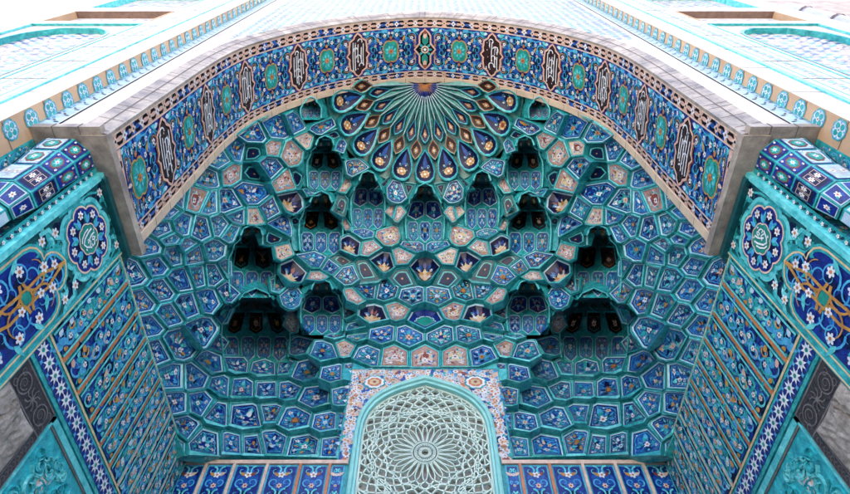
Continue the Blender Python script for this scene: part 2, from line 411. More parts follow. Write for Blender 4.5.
# region of the picture plane that the niches occupy -> used only to lay out cells on the real surface
reg = []
for i in range(0, 13): reg.append(proj((-.645, CY+.0+(.62)*i/12, 1.0)))           # left springing line, front to back
reg.append(proj((-.235, CY+.64, 1.0)))
for p in ((-.235, 1.15), (-.232, 1.352), (0, 1.352)): reg.append(proj((p[0], CY+.64, p[1])))
left = reg
rimL = [proj(dome_pt(RIM, pi/2+pi/2*i/14)) for i in range(0, 15)]                 # bottom -> left end
archL = []
for i in range(60):
    s = -.44-(ALEN-.44)*i/59
    x, y, z = soffit(s, YR); p = proj((x, y, z))
    if True: archL.append((p[0]-1.5, p[1]-2.0))
archL = [p for p in archL if p[0] < rimL[-1][0]-2]
loop_left = left[:-1]+[left[-1]]                                                   # springing .. window top centre
half = loop_left+rimL+archL
# polygon for the full region, mirrored
mir = [(850-x, y) for x, y in half]
upper = rimL+archL                                                                # centre bottom of rim -> left -> down the arch
region = left+[(850-x, y) for x, y in reversed(left[:-1])]+[(850-x, y) for x, y in reversed(archL)]+[(850-x, y) for x, y in reversed(rimL)]+rimL[1:]+archL
def clip_half(poly, a, b, c):       # keep a x + b y <= c
    out = []
    for i in range(len(poly)):
        p, q = poly[i-1], poly[i]; dp = a*p[0]+b*p[1]-c; dq = a*q[0]+b*q[1]-c
        if (dp <= 0) != (dq <= 0):
            t = dp/(dp-dq); out.append((p[0]+(q[0]-p[0])*t, p[1]+(q[1]-p[1])*t))
        if dq <= 0: out.append(q)
    return out

SITES = """
135 273 B;155.6 264 B;174 254 B;194 254 B;144 302 B;162 291 B;182 280 B;151 325 B;169 314 B;188 305 B;159 351 B;180 343 B 4;
203 332 B 3;209 300 B;199 276 B -1;215 275 B;230 268.6 B;232 291 B 2;250 277 B;231 315 B -1;256.6 295.6 P;274 284.5 B;293 297 B 1;293 271 F 2;
317 280 P;279 252 P;314 257.5 B 2;250 246 H 6;293 322.6 P;315 330.5 B;336 332 B -1;299.5 346 B 1;323 351 B 2;344.8 346.4 P;328 303 H 5;
355 329 B;368 353 B 1;354.5 296 P;348 274 B 1;373 314.5 F 1;381 335 B 1;304 370 B 3;332 373 B;353 373 B -1;259 328 H 19;
223 343 D -1;237 361 B 2;264.5 365.5 B 2;285 366 B -1;214.5 363 B;196 377 B;172.5 377 B;222 384 B;242 387 B 1;267 388.5 B;288 388.5 B;
315.5 396 B 4;342.7 395 B 1;202 403 B;218 412 B;245.5 414.5 B 5;270 412 B -1;295 418 B 4;326 421 B 2;344 421 B -1;183 428 B 1;206.6 443 B 4;
232 444 B;252 444 B;273 441.6 B 1;304 445 B 4;333.6 446 B 2;175 403 B;170 440 B;
166 230 B;182 226.6 B;201 230 B;196.5 198 P 4;206 176 B;219 158 B 1;211 203 B -2;222 226.6 B;231 172.6 P;237 149 B 1;253.7 134 B 2;276 126 B 2;
296.6 120 B 1;253 151 T;230 203 D 1;252 192 B 3;255 174 T 1;269.6 167 D;273 149 P -1;292 154 P 4;287 181 P 1;309 142 P;322 127 D;311 108 H 1;
253.7 217 P;270.5 210.7 D -1;281.5 225 B 1;294 203 F 2;320 164 H 8;322 187 D -1;314 195 B -1;354 168 D 1;343 184 P;366.5 199 H 7;364 219 D -1;
319 222 H 9;345 225 P -1;363 232 B -1;388 236 P 3;396.6 193 D 1;388.5 211 P -1;401 213 P -1;425 209 H 8;306 239 B -1;326.5 244.5 B 1;
348.5 244.5 F 2;370 247.5 P;383 260 F;401.7 257 P;413 243 B -1;425 235 D -2;425 268 F 3;332 265 D -1;367 289 N 1;386.5 291 N 1;410.5 295 D 1;
396.8 309 P;425 318 G 2;356 333 B;409 336 B 1;393 355 P 3;425 355 P 1.2;273 236 T;240 255 B -1;341 205 T -1;302 222 T -2;405 277 T -1;365 270 T -1;340 258 T -2;306 312 T -2;
313 298 B -1;343 312 B -1;299 178 T -2;338 148 D;331 138 T -1;350 152 T -2;377 184 T -2;410 190 T -2;
151 249 B;171 238 B -1;188 247 B -1;215 250 B;232 232 B;237 217 B -1;165 212 B -1;181 196 B -2;200 157 B -2;262 110 B -1;285 103 T;222 138 B -2
"""
sites = []
for t in SITES.replace('\n', '').split(';'):
    q = t.split()
    if len(q) < 3: continue
    x, y = float(q[0]), float(q[1]); wt = float(q[3]) if len(q) > 3 else 0
    if q[2] == 'P': wt = min(wt, 2)-1.6
    sites.append((x, y, q[2], wt))
    if x < 424: sites.append((850-x, y, q[2], wt))
# bell hollows: crown x, y, half width, height, depth
HOL = [(325, 139, 17.5, 50, .17), (368, 174, 16.5, 54, .16), (425, 187, 19, 54, .16), (321, 195, 21.5, 58, .19), (252, 229, 23, 66, .20), (322, 283, 21, 50, .18), (256, 294, 34, 66, .24), (311, 99, 10, 20, .10)]
HOL = HOL+[(850-a_, b_, c_, d_, e_) for a_, b_, c_, d_, e_ in HOL if a_ < 424]
BW = [(-.1, .30), (0, .34), (.10, .46), (.17, .50), (.24, .74), (.36, .84), (.44, .96), (.6, 1.0), (1.0, .92), (1.1, .86)]
def bellw(v):
    for (a, p), (b, q) in zip(BW, BW[1:]):
        if v <= b: return p+(q-p)*(v-a)/(b-a)
    return .86
def in_bell(x, y, m=1.0):
    for (xc, yt, hw_, h_, A) in HOL:
        v = (y-yt)/h_
        if -.05 < v < .97 and abs(x-xc) < hw_*bellw(v)*m: return True
    return False
new = [q for q in sites if q[2] != 'H' and not in_bell(q[0], q[1], .80)]
for (xc, yt, hw_, h_, A) in HOL:
    for v in (.12, .36, .6, .84):
        for u in (-.6, 0, .6): new.append((xc+u*hw_*bellw(v), yt+v*h_, 'V', .3 if u else 0))
sites = new
YS = 1.22
for (x, y) in ((370, 386), (362, 400), (357, 421), (352, 446), (392, 388), (415, 388)): sites += [(x, y, 'V', 0), (850-x, y, 'V', 0)]
for i in range(15): sites.append((*proj(dome_pt(.315, pi*i/14)), 'V', 0))
for i in range(1, len(archL)-1, 3):
    (x0, y0), (x1, y1) = archL[i-1], archL[i+1]; d = hypot(x1-x0, y1-y0) or 1
    nx, ny = (y1-y0)/d, -(x1-x0)/d
    if ny > 0 or (abs(ny) < .2 and nx > 0): nx, ny = -nx, -ny
    sites += [(archL[i][0]+nx*13, archL[i][1]+ny*13, 'V', 0), (850-archL[i][0]-nx*13, archL[i][1]+ny*13, 'V', 0)]
def wpow(wt): return wt*26.0
MIRROR_RND = {}
def inset(poly, d):
    n = len(poly); A = sum(poly[i-1][0]*poly[i][1]-poly[i][0]*poly[i-1][1] for i in range(n))
    sg = 1 if A > 0 else -1; cur = poly
    for i in range(n):
        (x0, y0), (x1, y1) = poly[i-1], poly[i]; L = hypot(x1-x0, y1-y0)
        if L < 1e-7: continue
        nx, ny = (y1-y0)/L*sg, -(x1-x0)/L*sg           # outward
        cur = clip_half(cur, nx, ny, nx*x0+ny*y0-d)
        if len(cur) < 3: return None
    # drop near-duplicate points
    out = []
    for p in cur:
        if not out or hypot(p[0]-out[-1][0], p[1]-out[-1][1]) > d*.18: out.append(p)
    if len(out) > 3 and hypot(out[0][0]-out[-1][0], out[0][1]-out[-1][1]) < d*.18: out.pop()
    return out if len(out) >= 3 else None

cells = []
for i, (x, y, typ, wt) in enumerate(sites):
    if typ == 'V': continue
    poly = list(region)
    near = sorted(((hypot(x-a, (y-b)*YS), a, b, w2) for j, (a, b, _, w2) in enumerate(sites) if j != i and hypot(x-a, y-b) < 95))
    for d, a, b, w2 in near:
        nx, ny = a-x, (b-y)*YS*YS
        c = ((a*a+b*b*YS*YS-wpow(w2))-(x*x+y*y*YS*YS-wpow(wt)))/2
        poly = clip_half(poly, nx, ny, c)
        if len(poly) < 3: break
    if len(poly) < 3: continue
    out = []
    for p in poly:
        if not out or hypot(p[0]-out[-1][0], p[1]-out[-1][1]) > 1.3: out.append(p)
    if len(out) < 3: continue
    cells.append((x, y, typ, out))

# compound alcoves: crown x, y, half width, height, depth (laid out with the cells above, real depth behind the vault surface)
ALC = [(324, 146, 25, 64, .10), (368, 182, 23, 66, .09), (425, 194, 25, 62, .09), (321, 203, 32, 66, .12), (251, 236, 42, 82, .16), (324, 290, 36, 80, .15),
       (257, 300, 68, 148, .36),  (425, 256, 20, 34, .05), (376.5, 274, 22, 40, .07), (253, 164, 26, 44, .09), (294, 186, 15, 30, .05), (293, 256, 16, 30, .05),
       (204, 384, 20, 60, .09), (298, 382, 34, 66, .035), (207, 160, 28, 50, .05), (281, 208, 16, 34, .05), (373, 304, 18, 24, .04), (425, 308, 18, 22, .04), (348, 236, 12, 22, .03), (383, 252, 12, 20, .03),
       (180, 250, 26, 60, .03), (215, 262, 22, 50, .05), (195, 330, 30, 60, .05), (232, 132, 26, 44, .05), (275, 120, 22, 34, .04)]
ALC = ALC+[(850-a_, b_, c_, d_, e_) for a_, b_, c_, d_, e_ in ALC if a_ < 424]
def alc_depth(k, px, py, clamp):
    xc, yt, hw_, h_, A = ALC[k]
    v = (py-yt)/h_
    if clamp: v = max(.02, min(1, v))
    if not 0 < v < 1: return 0
    w_ = hw_*(.42+.58*min(1, v/.34)**1.3)
    u = (px-xc)/w_
    if clamp: u = max(-.93, min(.93, (px-xc)/hw_/min(1, 1)))
    if abs(u) >= 1: return 0
    f = .55+.45*sin(pi/2*v/.26) if v < .26 else 1-((v-.26)/.74)**.85
    return A*f*sqrt(1-u*u)
def owner(px, py):
    best, k = .0001, -1
    for i in range(len(ALC)):
        d = alc_depth(i, px, py, False)
        if d > best: best, k = d, i
    return k
def deep(px, py, k):
    p = hitS(px, py)
    return p+p.normalized()*(alc_depth(k, px, py, True) if k >= 0 else 0), gradS(p)
def build_cell(x, y, typ, poly):
    raw = [hitS(*p) for p in poly]
    c0 = sum(raw, Vector())/len(raw)
    n0 = gradS(c0)
    ctr = (sum(p[0] for p in poly)/len(poly), sum(p[1] for p in poly)/len(poly))
    own = owner(*ctr); dd = [deep(*p, own) for p in poly]
    skl = []
    for p, q in zip(poly, raw):
        m_ = 0
        for k in range(len(ALC)):
            if k != own and abs(p[0]-ALC[k][0]) < ALC[k][2]*1.15 and -14 < p[1]-ALC[k][1] < ALC[k][3]: m_ = max(m_, alc_depth(k, *p, True))
        hb = .22 if in_bell(p[0], p[1]-2, 1.25) or in_bell(p[0], p[1]+8, 1.15) else 0
        skl.append(.05+hb+max(0, m_-(alc_depth(own, *p, True) if own >= 0 else 0))*1.1)
    pts = [q[0] for q in dd]; vn = [q[1] for q in dd]
    c = sum(pts, Vector())/len(pts)
    nw = Vector()
    for i in range(len(pts)): nw += (pts[i-1]-c).cross(pts[i]-c)
    nw.normalize()
    if nw.dot(n0) < 0: nw = -nw
    n = nw if nw.dot(n0) > .1 else (n0*.6+nw*.4).normalized()
    # blend of the surface normal and the mean plane of its corners
    up = (Vector((0, 0, 1)) if abs(n.z) < .97 else Vector((0, -1, .2)))-n*n.z; up = (up-n*up.dot(n)).normalized(); rt = up.cross(n)
    P = [((p-c).dot(rt), (p-c).dot(up)) for p in pts]
    res = sum((p-c).dot(n) for p in pts)/len(pts)
    hu = max(abs(q[1]) for q in P)+1e-6
    size = sqrt(abs(sum(P[i-1][0]*P[i][1]-P[i][0]*P[i-1][1] for i in range(len(P))))/2)
    if size < .012: return None
    tilt = {'P': .010, 'F': .015, 'H': .010, 'T': -.014}.get(typ, .0145)
    base = {'P': .006, 'F': .002, 'H': .004, 'T': -.016}.get(typ, 0)
    if n.z < -.75: tilt *= .4
    side_ = max(0, min(1, (abs(n.x)-.72)/.25)); tilt *= 1-.75*side_; base *= 1-.5*side_
    def M(a, b, off=0): return tuple(c+rt*a+up*b+n*(off+res+base-tilt*b/hu))
    mb = MB(); pm = MB()
    rw = min(.0056, size*.095)
    cxm = sum(p[0] for p in P)/len(P); cym = sum(p[1] for p in P)/len(P)
    inn = inset(P, rw*.25); inn2 = inset(P, rw)
    if not inn2: return None
    # sides going back into the masonry
    OUT = [tuple(p+v*(base-tilt*q[1]/hu)) for p, v, q in zip(pts, vn, P)]
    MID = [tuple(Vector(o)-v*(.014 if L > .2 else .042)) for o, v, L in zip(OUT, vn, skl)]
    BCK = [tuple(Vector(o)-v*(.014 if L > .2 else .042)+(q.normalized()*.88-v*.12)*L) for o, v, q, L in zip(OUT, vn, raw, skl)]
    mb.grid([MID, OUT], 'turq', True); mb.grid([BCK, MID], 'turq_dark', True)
    def ring(A, B, oa, ob, m):       # join two loops of possibly different counts by gauge angle
        cx = sum(p[0] for p in B)/len(B); cy = sum(p[1] for p in B)/len(B)
        pa = Panel(A, 0, None, (cx, cy)); pb = Panel(B, 0, None, (cx, cy))
        ang = sorted(set([round(atan2(p[1]-cy, p[0]-cx), 4) for p in A]+[round(atan2(p[1]-cy, p[0]-cx), 4) for p in B]))
        ra = [M(cx+pa.edge(t)*cos(t), cy+pa.edge(t)*sin(t), oa) for t in ang]
        rb = [M(cx+pb.edge(t)*cos(t), cy+pb.edge(t)*sin(t), ob) for t in ang]
        mb.grid([ra, rb], m, True)
    pa_in = inn or P
    fm = random.Random(round(x*31+y*7)).choice(['turq_light', 'turq_light', 'turq', 'turq_blue', 'turq_green'])
    mid = inset(P, rw*.55) or inn2; mid2 = inset(P, rw*.78) or inn2
    fr = [M(a, b, .0012) for a, b in P]
    fr = [tuple(Vector(o)*.5+Vector(f)*.5) for o, f in zip(OUT, fr)]
    pa_in = [((a-cxm)*.965+cxm, (b-cym)*.965+cym) for a, b in P]
    mb.grid([OUT, [M(a, b, .0012) for a, b in pa_in]], 'turq' if typ in 'TDNX' else fm, True)
    ring(pa_in, mid, .0012, .0020, 'turq' if typ in 'TDNX' else fm); ring(mid, mid2, .0020, .0002, 'turq_dark'); ring(mid2, inn2, .0002, -.0022, 'turq_light' if typ not in 'TH' else 'turq')
    key = (round(x), round(y)); rnd = random.Random(key[0]*977+key[1])
    flip = 1
    for (a, b) in pa_in:
        dx, dy = cxm-a, cym-b; d = hypot(dx, dy) or 1; dx /= d; dy /= d
        L = rw*.75; e = .00042
        mb.face([M(a-dy*e, b+dx*e, .0026), M(a+dy*e, b-dx*e, .0026), M(a+dx*L+dy*e, b+dy*L-dx*e, .0030), M(a+dx*L-dy*e, b+dy*L+dx*e, .0030)], 'turq_dark')
    if typ == 'H':
        cx = sum(p[0] for p in inn2)/len(inn2); cy = sum(p[1] for p in inn2)/len(inn2)
        D = min(.17, size*1.5)
        ax = (n*-1.0+up*.9).normalized()
        pn = Panel(inn2, 0, None, (cx, cy)); N = 14
        prof = [(1, 0), (.97, .22), (.86, .5), (.66, .76), (.4, .93), (.15, 1.0)]
        def CV(q, th, off=0):
            i = 0
            t = q*(len(prof)-1); i = min(int(t), len(prof)-2); f = t-i
            r_ = prof[i][0]*(1-f)+prof[i+1][0]*f-off*5; d_ = prof[i][1]*(1-f)+prof[i+1][1]*f
            e = pn.edge(th)*r_
            b0 = Vector(M(cx+e*cos(th), cy+e*sin(th), -.0022))
            return tuple(b0+ax*(D*d_))
        loops = [[CV(k/(len(prof)-1), 2*pi*j/N+.2) for j in range(N)] for k in range(len(prof))]
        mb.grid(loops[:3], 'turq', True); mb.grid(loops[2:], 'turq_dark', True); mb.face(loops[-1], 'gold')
        K = 7
        for k in range(K):
            a0 = 2*pi*(k)/K+.25; a1 = a0+2*pi/K; g_ = .09
            for (q0, q1, m1) in ((.06, .36, 'blue'), (.42, .72, 'navy')):
                sh = 0 if q0 < .3 else pi/K
                A = a0+g_+sh; B = a1-g_+sh
                pm.grid([[CV(q0+(q1-q0)*v/3, A+(B-A)*u_/3, .006) for u_ in range(4)] for v in range(4)], m1)
                ac = (A+B)/2; qc = (q0+q1)/2
                def MM(a, b, off): return CV(qc+b*(q1-q0)/2, ac+a*(B-A)/2, .006+off*1.5)
                ink = Ink(pm, MM)
                ink.ribbon([(-.93, -.93), (.93, -.93), (.93, .93), (-.93, .93)], .1, 'pale' if q0 < .3 else 'gold', 1, True)
                ink.flower((0, -.1), .45, rnd.choice(['gold', 'cream', 'peach']), 'rust', 6, 3)
                for s_ in (-1, 1): ink.spiral((s_*.5, .4), .3, 1, .8, s_, .14, 'cyan' if q0 < .3 else 'gold', 2, n=7)
        return mb, pm, size, typ
    if typ == 'T':
        pm.grid([[M(a, b, -.0022) for a, b in inn2], [M(a*.0+sum(p[0] for p in inn2)/len(inn2), b*.0+sum(p[1] for p in inn2)/len(inn2), -.005) for a, b in inn2]], 'turq_dark', True)
        pn = Panel(inn2, .003, M); ink = Ink(pm, pn.at)
        pl = [(q*.7*cos(t), q*.7*sin(t)) for q, t in ((1, a_*2*pi/12) for a_ in range(12))]
        ink.ribbon(pl, .09, 'turq_light', 2, True); ink.poly([(a*.8, b*.8) for a, b in pl], 'navy', 2); ink.flower((0, 0), .3, 'pale', 'gold', 5, 3)
        return mb, pm, size, typ
    depth = {'P': .004, 'F': size*.30, 'G': size*.2}.get(typ, size*.10)
    pn = Panel(inn2, depth, lambda a, b, off=0: M(a, b, off-.0022))
    gm, fn = DES[typ]
    if typ == 'B' and rnd.random() < .35: gm = 'cobalt'
    if typ == 'P' and rnd.random() < .2: gm = 'peach'
    pn.ground(pm, gm, 'pale' if typ != 'P' else 'turq_light', 'navy' if typ != 'P' else 'rust')
    ink = Ink(pm, lambda a, b, off: pn.at(a*.88*flip, b*.88, off))
    fn(ink, key[0], rnd)
    return mb, pm, size, typ

shell = MB()                                    # masonry shell behind the niches
zs = [.98, 1.1, 1.2, 1.3, 1.4, 1.5, 1.6, 1.7, 1.8, 1.9, 2.0, 2.08, 2.16, 2.22, 2.27]
rows = []
for z in zs:
    a = lin(AZ, z)+.19; n = lin(NZ, z); r = []
    for i in range(49):
        th = pi*i/48; k = (abs(cos(th))**n+abs(sin(th))**n)**(-1/n)
        r.append((a*k*cos(th), CY+a*k*sin(th), z+.03))
    rows.append(r)

zs = [1.93, 2.0, 2.08, 2.16, 2.22, 2.30]; rows = []
for z in zs:
    a = lin(AZ, z)+.27; rows.append([(a*cos(pi*i/48), CY+a*sin(pi*i/48), z+.05) for i in range(49)])
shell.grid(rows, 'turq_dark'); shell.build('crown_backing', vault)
def hollow(k):
    xc, yt, hw_, h_, A = HOL[k]
    def S(u, v, off=0):          # u -1..1 across, v 0..1 down
        vv = v*1.10-.06; px = xc+u*hw_*bellw(vv)*1.06; py = yt+vv*h_
        p = hitS(px, py); own = owner(px, py); d = alc_depth(own, px, py, True) if own >= 0 else 0
        f = (.30+.70*sin(pi/2*max(0, vv)/.34)) if vv < .34 else 1-.92*((vv-.34)/.72)**1.1
        d += A*.80*max(0.02, f)*sqrt(max(0.02, 1-(u*.96)**2))
        return tuple(p+p.normalized()*(d-off*1.2))
    mb = MB(); NU, NV = 20, 22
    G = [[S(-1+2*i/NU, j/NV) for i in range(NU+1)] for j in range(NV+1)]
    mb.grid(G[:9], 'turq_dark'); mb.grid(G[8:], 'turq')  # upper part coloured darker, painting the shade of the deep crown
    # crisp arched rim and the plain collar that carries the neighbouring niches
    def C(u, v, m, off):
        px = xc+u*(hw_*bellw(v)+m); py = yt+v*h_-(m*.8 if abs(u) < .99 else 0)
        p = hitS(px, py); own = owner(px, py); d = alc_depth(own, px, py, True) if own >= 0 else 0
        return tuple(p+p.normalized()*(d-off))
    path = [(-1, v) for v in (.96, .8, .66, .52, .44, .40, .36, .30, .24, .20, .17, .13, .10, .05)]+[(u, 0) for u in (-.98, -.5, 0, .5, .98)]
    path += [(-u, v) for u, v in reversed(path[:14])]
    def loop(m, off):
        out = []
        for u, v in path:
            if v == 0: px, py = xc+u*hw_*bellw(.02), yt+(abs(u)-1)*hw_*.16-m*.9
            else: px, py = xc+u*(hw_*bellw(v)+m), yt+v*h_-(m*.5 if v < .2 else 0)
            p = hitS(px, py); own = owner(px, py); d = alc_depth(own, px, py, True) if own >= 0 else 0
            out.append(tuple(p+p.normalized()*(d-off)))
        return out
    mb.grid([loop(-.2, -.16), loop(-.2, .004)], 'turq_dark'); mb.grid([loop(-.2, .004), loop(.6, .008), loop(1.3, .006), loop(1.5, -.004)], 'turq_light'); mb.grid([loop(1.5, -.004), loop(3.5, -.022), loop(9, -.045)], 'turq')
    big = 1 if HOL[k][2] > 30 else 0
    rows = [(.03, .27, 2+big, 'X'), (.30, .60, 2+big, 'X' if HOL[k][1] in (139, 195, 294, 229) else 'D'), (.64, .98, 3+big, 'B')] if HOL[k][2] > 11 else [(.1, .45, 2, 'X'), (.5, .9, 3, 'D')]  # dark brown and gold tiles on top; downward lightening is painted shade
    objs = []
    for (v0, v1, n, t_) in rows:
        pm = MB()
        for i in range(n):
            u0 = -.92+1.84*i/n+.035; u1 = -.92+1.84*(i+1)/n-.035
            uc, vc, ru, rv = (u0+u1)/2, (v0+v1)/2, (u1-u0)/2, (v1-v0)/2
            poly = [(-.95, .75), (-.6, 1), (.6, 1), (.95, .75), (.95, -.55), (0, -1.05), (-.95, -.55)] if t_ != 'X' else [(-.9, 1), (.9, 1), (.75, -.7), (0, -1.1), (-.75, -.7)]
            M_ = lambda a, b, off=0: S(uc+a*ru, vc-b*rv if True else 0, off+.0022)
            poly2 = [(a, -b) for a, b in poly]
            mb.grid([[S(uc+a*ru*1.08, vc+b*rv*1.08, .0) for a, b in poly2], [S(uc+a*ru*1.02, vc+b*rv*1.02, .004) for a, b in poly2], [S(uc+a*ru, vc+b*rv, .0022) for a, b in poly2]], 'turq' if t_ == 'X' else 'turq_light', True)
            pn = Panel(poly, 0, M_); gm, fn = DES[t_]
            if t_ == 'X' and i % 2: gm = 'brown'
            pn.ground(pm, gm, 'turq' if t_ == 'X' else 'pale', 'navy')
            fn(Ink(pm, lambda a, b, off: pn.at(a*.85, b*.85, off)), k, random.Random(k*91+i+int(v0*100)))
        objs.append(pm)
    h = mb.build('deep_hollow', vault)
    for pm in objs: pm.build('tile_row', h)
res = [r for r in (build_cell(*c) for c in cells) if r]
NAMES = {'B': 'blue_niche', 'D': 'blue_niche', 'N': 'blue_niche', 'P': 'peach_niche', 'F': 'flower_niche', 'G': 'green_niche', 'K': 'flower_niche', 'X': 'dark_facet', 'T': 'small_facet'}
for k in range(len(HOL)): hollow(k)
res.sort(key=lambda r: -r[2]); cnt = {}
rest = {}
for mb, pm, size, typ in res:
    nm = NAMES[typ]; cnt[nm] = cnt.get(nm, 0)+1
    if cnt[nm] <= 100:
        p = mb.build(nm, vault); pm.build('tile_panel', p)
    else:
        R = rest.setdefault(nm, MB())
        for q in (mb, pm):
            b = len(R.v); R.v += q.v; R.f += [tuple(b+i for i in f) for f in q.f]; R.m += [R.mi(q.names[k]) for k in q.m]
for nm, R in rest.items():
    o = R.build(nm+'_remainder', vault); o.name = nm+'s'; o['kind'] = 'stuff'
print('cells', len(cells), cnt)

# ---- sunburst half dome
NP = 21; DA = 2*pi/NP
mb = MB()
th0, th1 = -.16, pi+.16
rows = [[dome_pt(r, th0+(th1-th0)*i/72, -.026) for i in range(73)] for r in (0.001, .05, .085, .115, .16, .2, .245, .29, .33, .36, .385)]
mb.grid(rows, 'dome_green'); dome = mb.build('sunburst_dome', vault)
def dome_map(rc, tc):
    return lambda a, b, off=0: dome_pt(rc+b, tc+a/max(.02, (rc+b)), off)       # a across, b outward
def dome_panel(name, rc, tc, poly, depth, gm, fn, frame, fw, lines=('pale', 'navy')):
    M0 = dome_map(rc, tc); mb = MB()
    n = len(poly)
    inn = inset(poly, fw)
    mb.grid([[M0(a, b, -.026) for a, b in poly], [M0(a, b, .006) for a, b in poly]], 'turq', True)
    cx = sum(p[0] for p in inn)/len(inn); cy = sum(p[1] for p in inn)/len(inn)
    pa = Panel(poly, 0, None, (cx, cy)); pb = Panel(inn, 0, None, (cx, cy))
    ang = sorted(set([round(atan2(p[1]-cy, p[0]-cx), 4) for p in poly]+[round(atan2(p[1]-cy, p[0]-cx), 4) for p in inn]))
    mb.grid([[M0(cx+pa.edge(t)*cos(t), cy+pa.edge(t)*sin(t), .006) for t in ang], [M0(cx+pb.edge(t)*cos(t), cy+pb.edge(t)*sin(t), .003) for t in ang]], frame, True)
    pn = Panel(inn, depth, lambda a, b, off=0: M0(a, b, off+.003))
    pn.ground(mb, gm, *lines)
    ink = Ink(mb, lambda a, b, off: pn.at(a*.84, -b*.84, off))
    fn(ink, 1, random.Random(rc*100)); mb.build(name, dome)
kA = [pi/2+DA*k for k in range(-5, 6)]
kB = [pi/2+DA*(k+.5) for k in range(-6, 6)]
for t in kA:
    wv = .105
    pet = [(0, -.062), (.022, -.035), (.042, .0), (.050, .028), (.044, .05), (.026, .062), (0, .066), (-.026, .062), (-.044, .05), (-.050, .028), (-.042, .0), (-.022, -.035)]
    dome_panel('outer_petal', .312, t, [(a*.94, b) for a, b in pet], .012, 'navy', design_petal, 'turq', .0045, ('turq_light', 'cobalt'))
    kite = [(0, -.05), (.022, .012), (.0, .04), (-.022, .012)]
    kite = [(0, -.055), (.013, -.02), (.023, .012), (.012, .032), (0, .042), (-.012, .032), (-.023, .012), (-.013, -.02)]
    dome_panel('inner_kite', .195, t, kite, .003, 'navy', design_gold, 'turq', .003, ('cyan', 'navy'))
for t in kB:
    kite = [(0, -.04), (.022, -.012), (.028, .008), (.014, .03), (0, .042), (-.014, .03), (-.028, .008), (-.022, -.012)]
    dome_panel('gold_kite', .258, t, kite, .003, 'brown', design_gold, 'turq', .0025, ('gold', 'rust'))
mb = MB()                                       # long faceted rays between star and kites
for k in range(-13, 14):
    t = pi/2+DA*k/2
    if not -.1 < t < pi+.1: continue
    long_ = k % 2 != 0
    r0, r1 = (.05, .225) if long_ else (.05, .150)
    wd = .010 if long_ else .008
    M0 = dome_map(0.0, t)
    def Q(r, a, off): return dome_pt(r, t+a/max(r, .03), off)
    rm = r0+(r1-r0)*.55
    for s_ in (-1, 1):
        mb.grid([[Q(r0, 0, .001), Q(rm, s_*wd*1.3, .001), Q(r1, 0, .001)], [Q(r0, 0, .006), Q(rm, 0, .015), Q(r1, 0, .006)]], 'dome_green')
    # thin pale arris
    mb.grid([[Q(r, -.0016, .0155 if r == rm else .0068) for r in (r0, rm, r1)], [Q(r, .0016, .0155 if r == rm else .0068) for r in (r0, rm, r1)]], 'pale')
mb.build('ray_rib', dome); 
mb = MB()
ink = Ink(mb, lambda a, b, off: dome_pt(hypot(a, b), atan2(b, a), off+.004))
def half_star(r, r2, k, m, lay):
    pts = [(0, -.001)]
    K = 2*k
    for i in range(-2, K+3):
        a = pi*i/K; q = r if i % 2 == 0 else r2; pts.append((q*cos(a), q*sin(a)))
    for p, q in zip(pts[1:], pts[2:]): ink.poly([(0, 0), p, q], m, lay)
half_star(.078, .052, 14, 'navy', 0); half_star(.068, .042, 14, 'cobalt', 2); half_star(.045, .026, 12, 'gold', 4); half_star(.024, .014, 8, 'orange', 6)
mb.build('centre_star', dome)

# ================================================================== PORTAL ARCH (soffit band)
arch = thing('portal_arch', 'wide pointed arch with blue calligraphy band between pink star borders and marble edges', 'arch')
NS = 150
ss = [-ALEN+2*ALEN*i/NS for i in range(NS+1)]
def sband(mb, y0, y1, m, off=0, n=2): mb.grid([[soffit(s, y0+(y1-y0)*j/(n-1), off) for s in ss] for j in range(n)], m)
YB = dict(pf0=.364, pf1=.397, f0=.397, f1=.572, pr0=.572, pr1=.600)
mb = MB(); sband(mb, YB['f0'], YB['f1'], 'cobalt', 0, 3)
field = mb.build('tile_band', arch)
mb = MB(); sband(mb, YR-.022, YR, 'marble_cream', .004)
mb.grid([[soffit(s, YR-.022, .004) for s in ss], [soffit(s, YR-.022, 0) for s in ss]], 'marble_cream')
mb.grid([[soffit(s, YR, .004) for s in ss], [soffit(s, YR, -.06) for s in ss]], 'marble_cream')
for k in range(-20, 21):
    s = k*ALEN/20.5
    mb.grid([[soffit(s-.0009, YR-.022, .0045), soffit(s+.0009, YR-.022, .0045)], [soffit(s-.0009, YR, .0045), soffit(s+.0009, YR, .0045)]], 'joint')
mb.build('rear_marble_edge', arch)
# front chamfer of grey marble
def outer(s, k, y):          # k outward
    x, z, nx, nz = arch_pt(s); return (x-nx*k, y, z-nz*k)
mb = MB()
CH = .048
mb.grid([[soffit(s, YB['pf0'], .003) for s in ss], [outer(s, -.003, .357) for s in ss], [outer(s, CH, .345) for s in ss]], 'marble')
mb.grid([[soffit(s, YB['pf0'], .003) for s in ss], [soffit(s, YB['pf0'], -.0) for s in ss]], 'marble')
for k in range(-36, 37):
    s = k*ALEN/36.3+.012*(k % 3); d = .0009
    mb.grid([[outer(s-d, 0, .3555), outer(s+d, 0, .3555)], [outer(s-d, CH, .3442), outer(s+d, CH, .3442)]], 'joint')
mb.grid([[outer(s, CH*.46, .3501) for s in ss], [outer(s, CH*.50, .3496) for s in ss]], 'joint')
mb.build('front_marble_edge', arch)
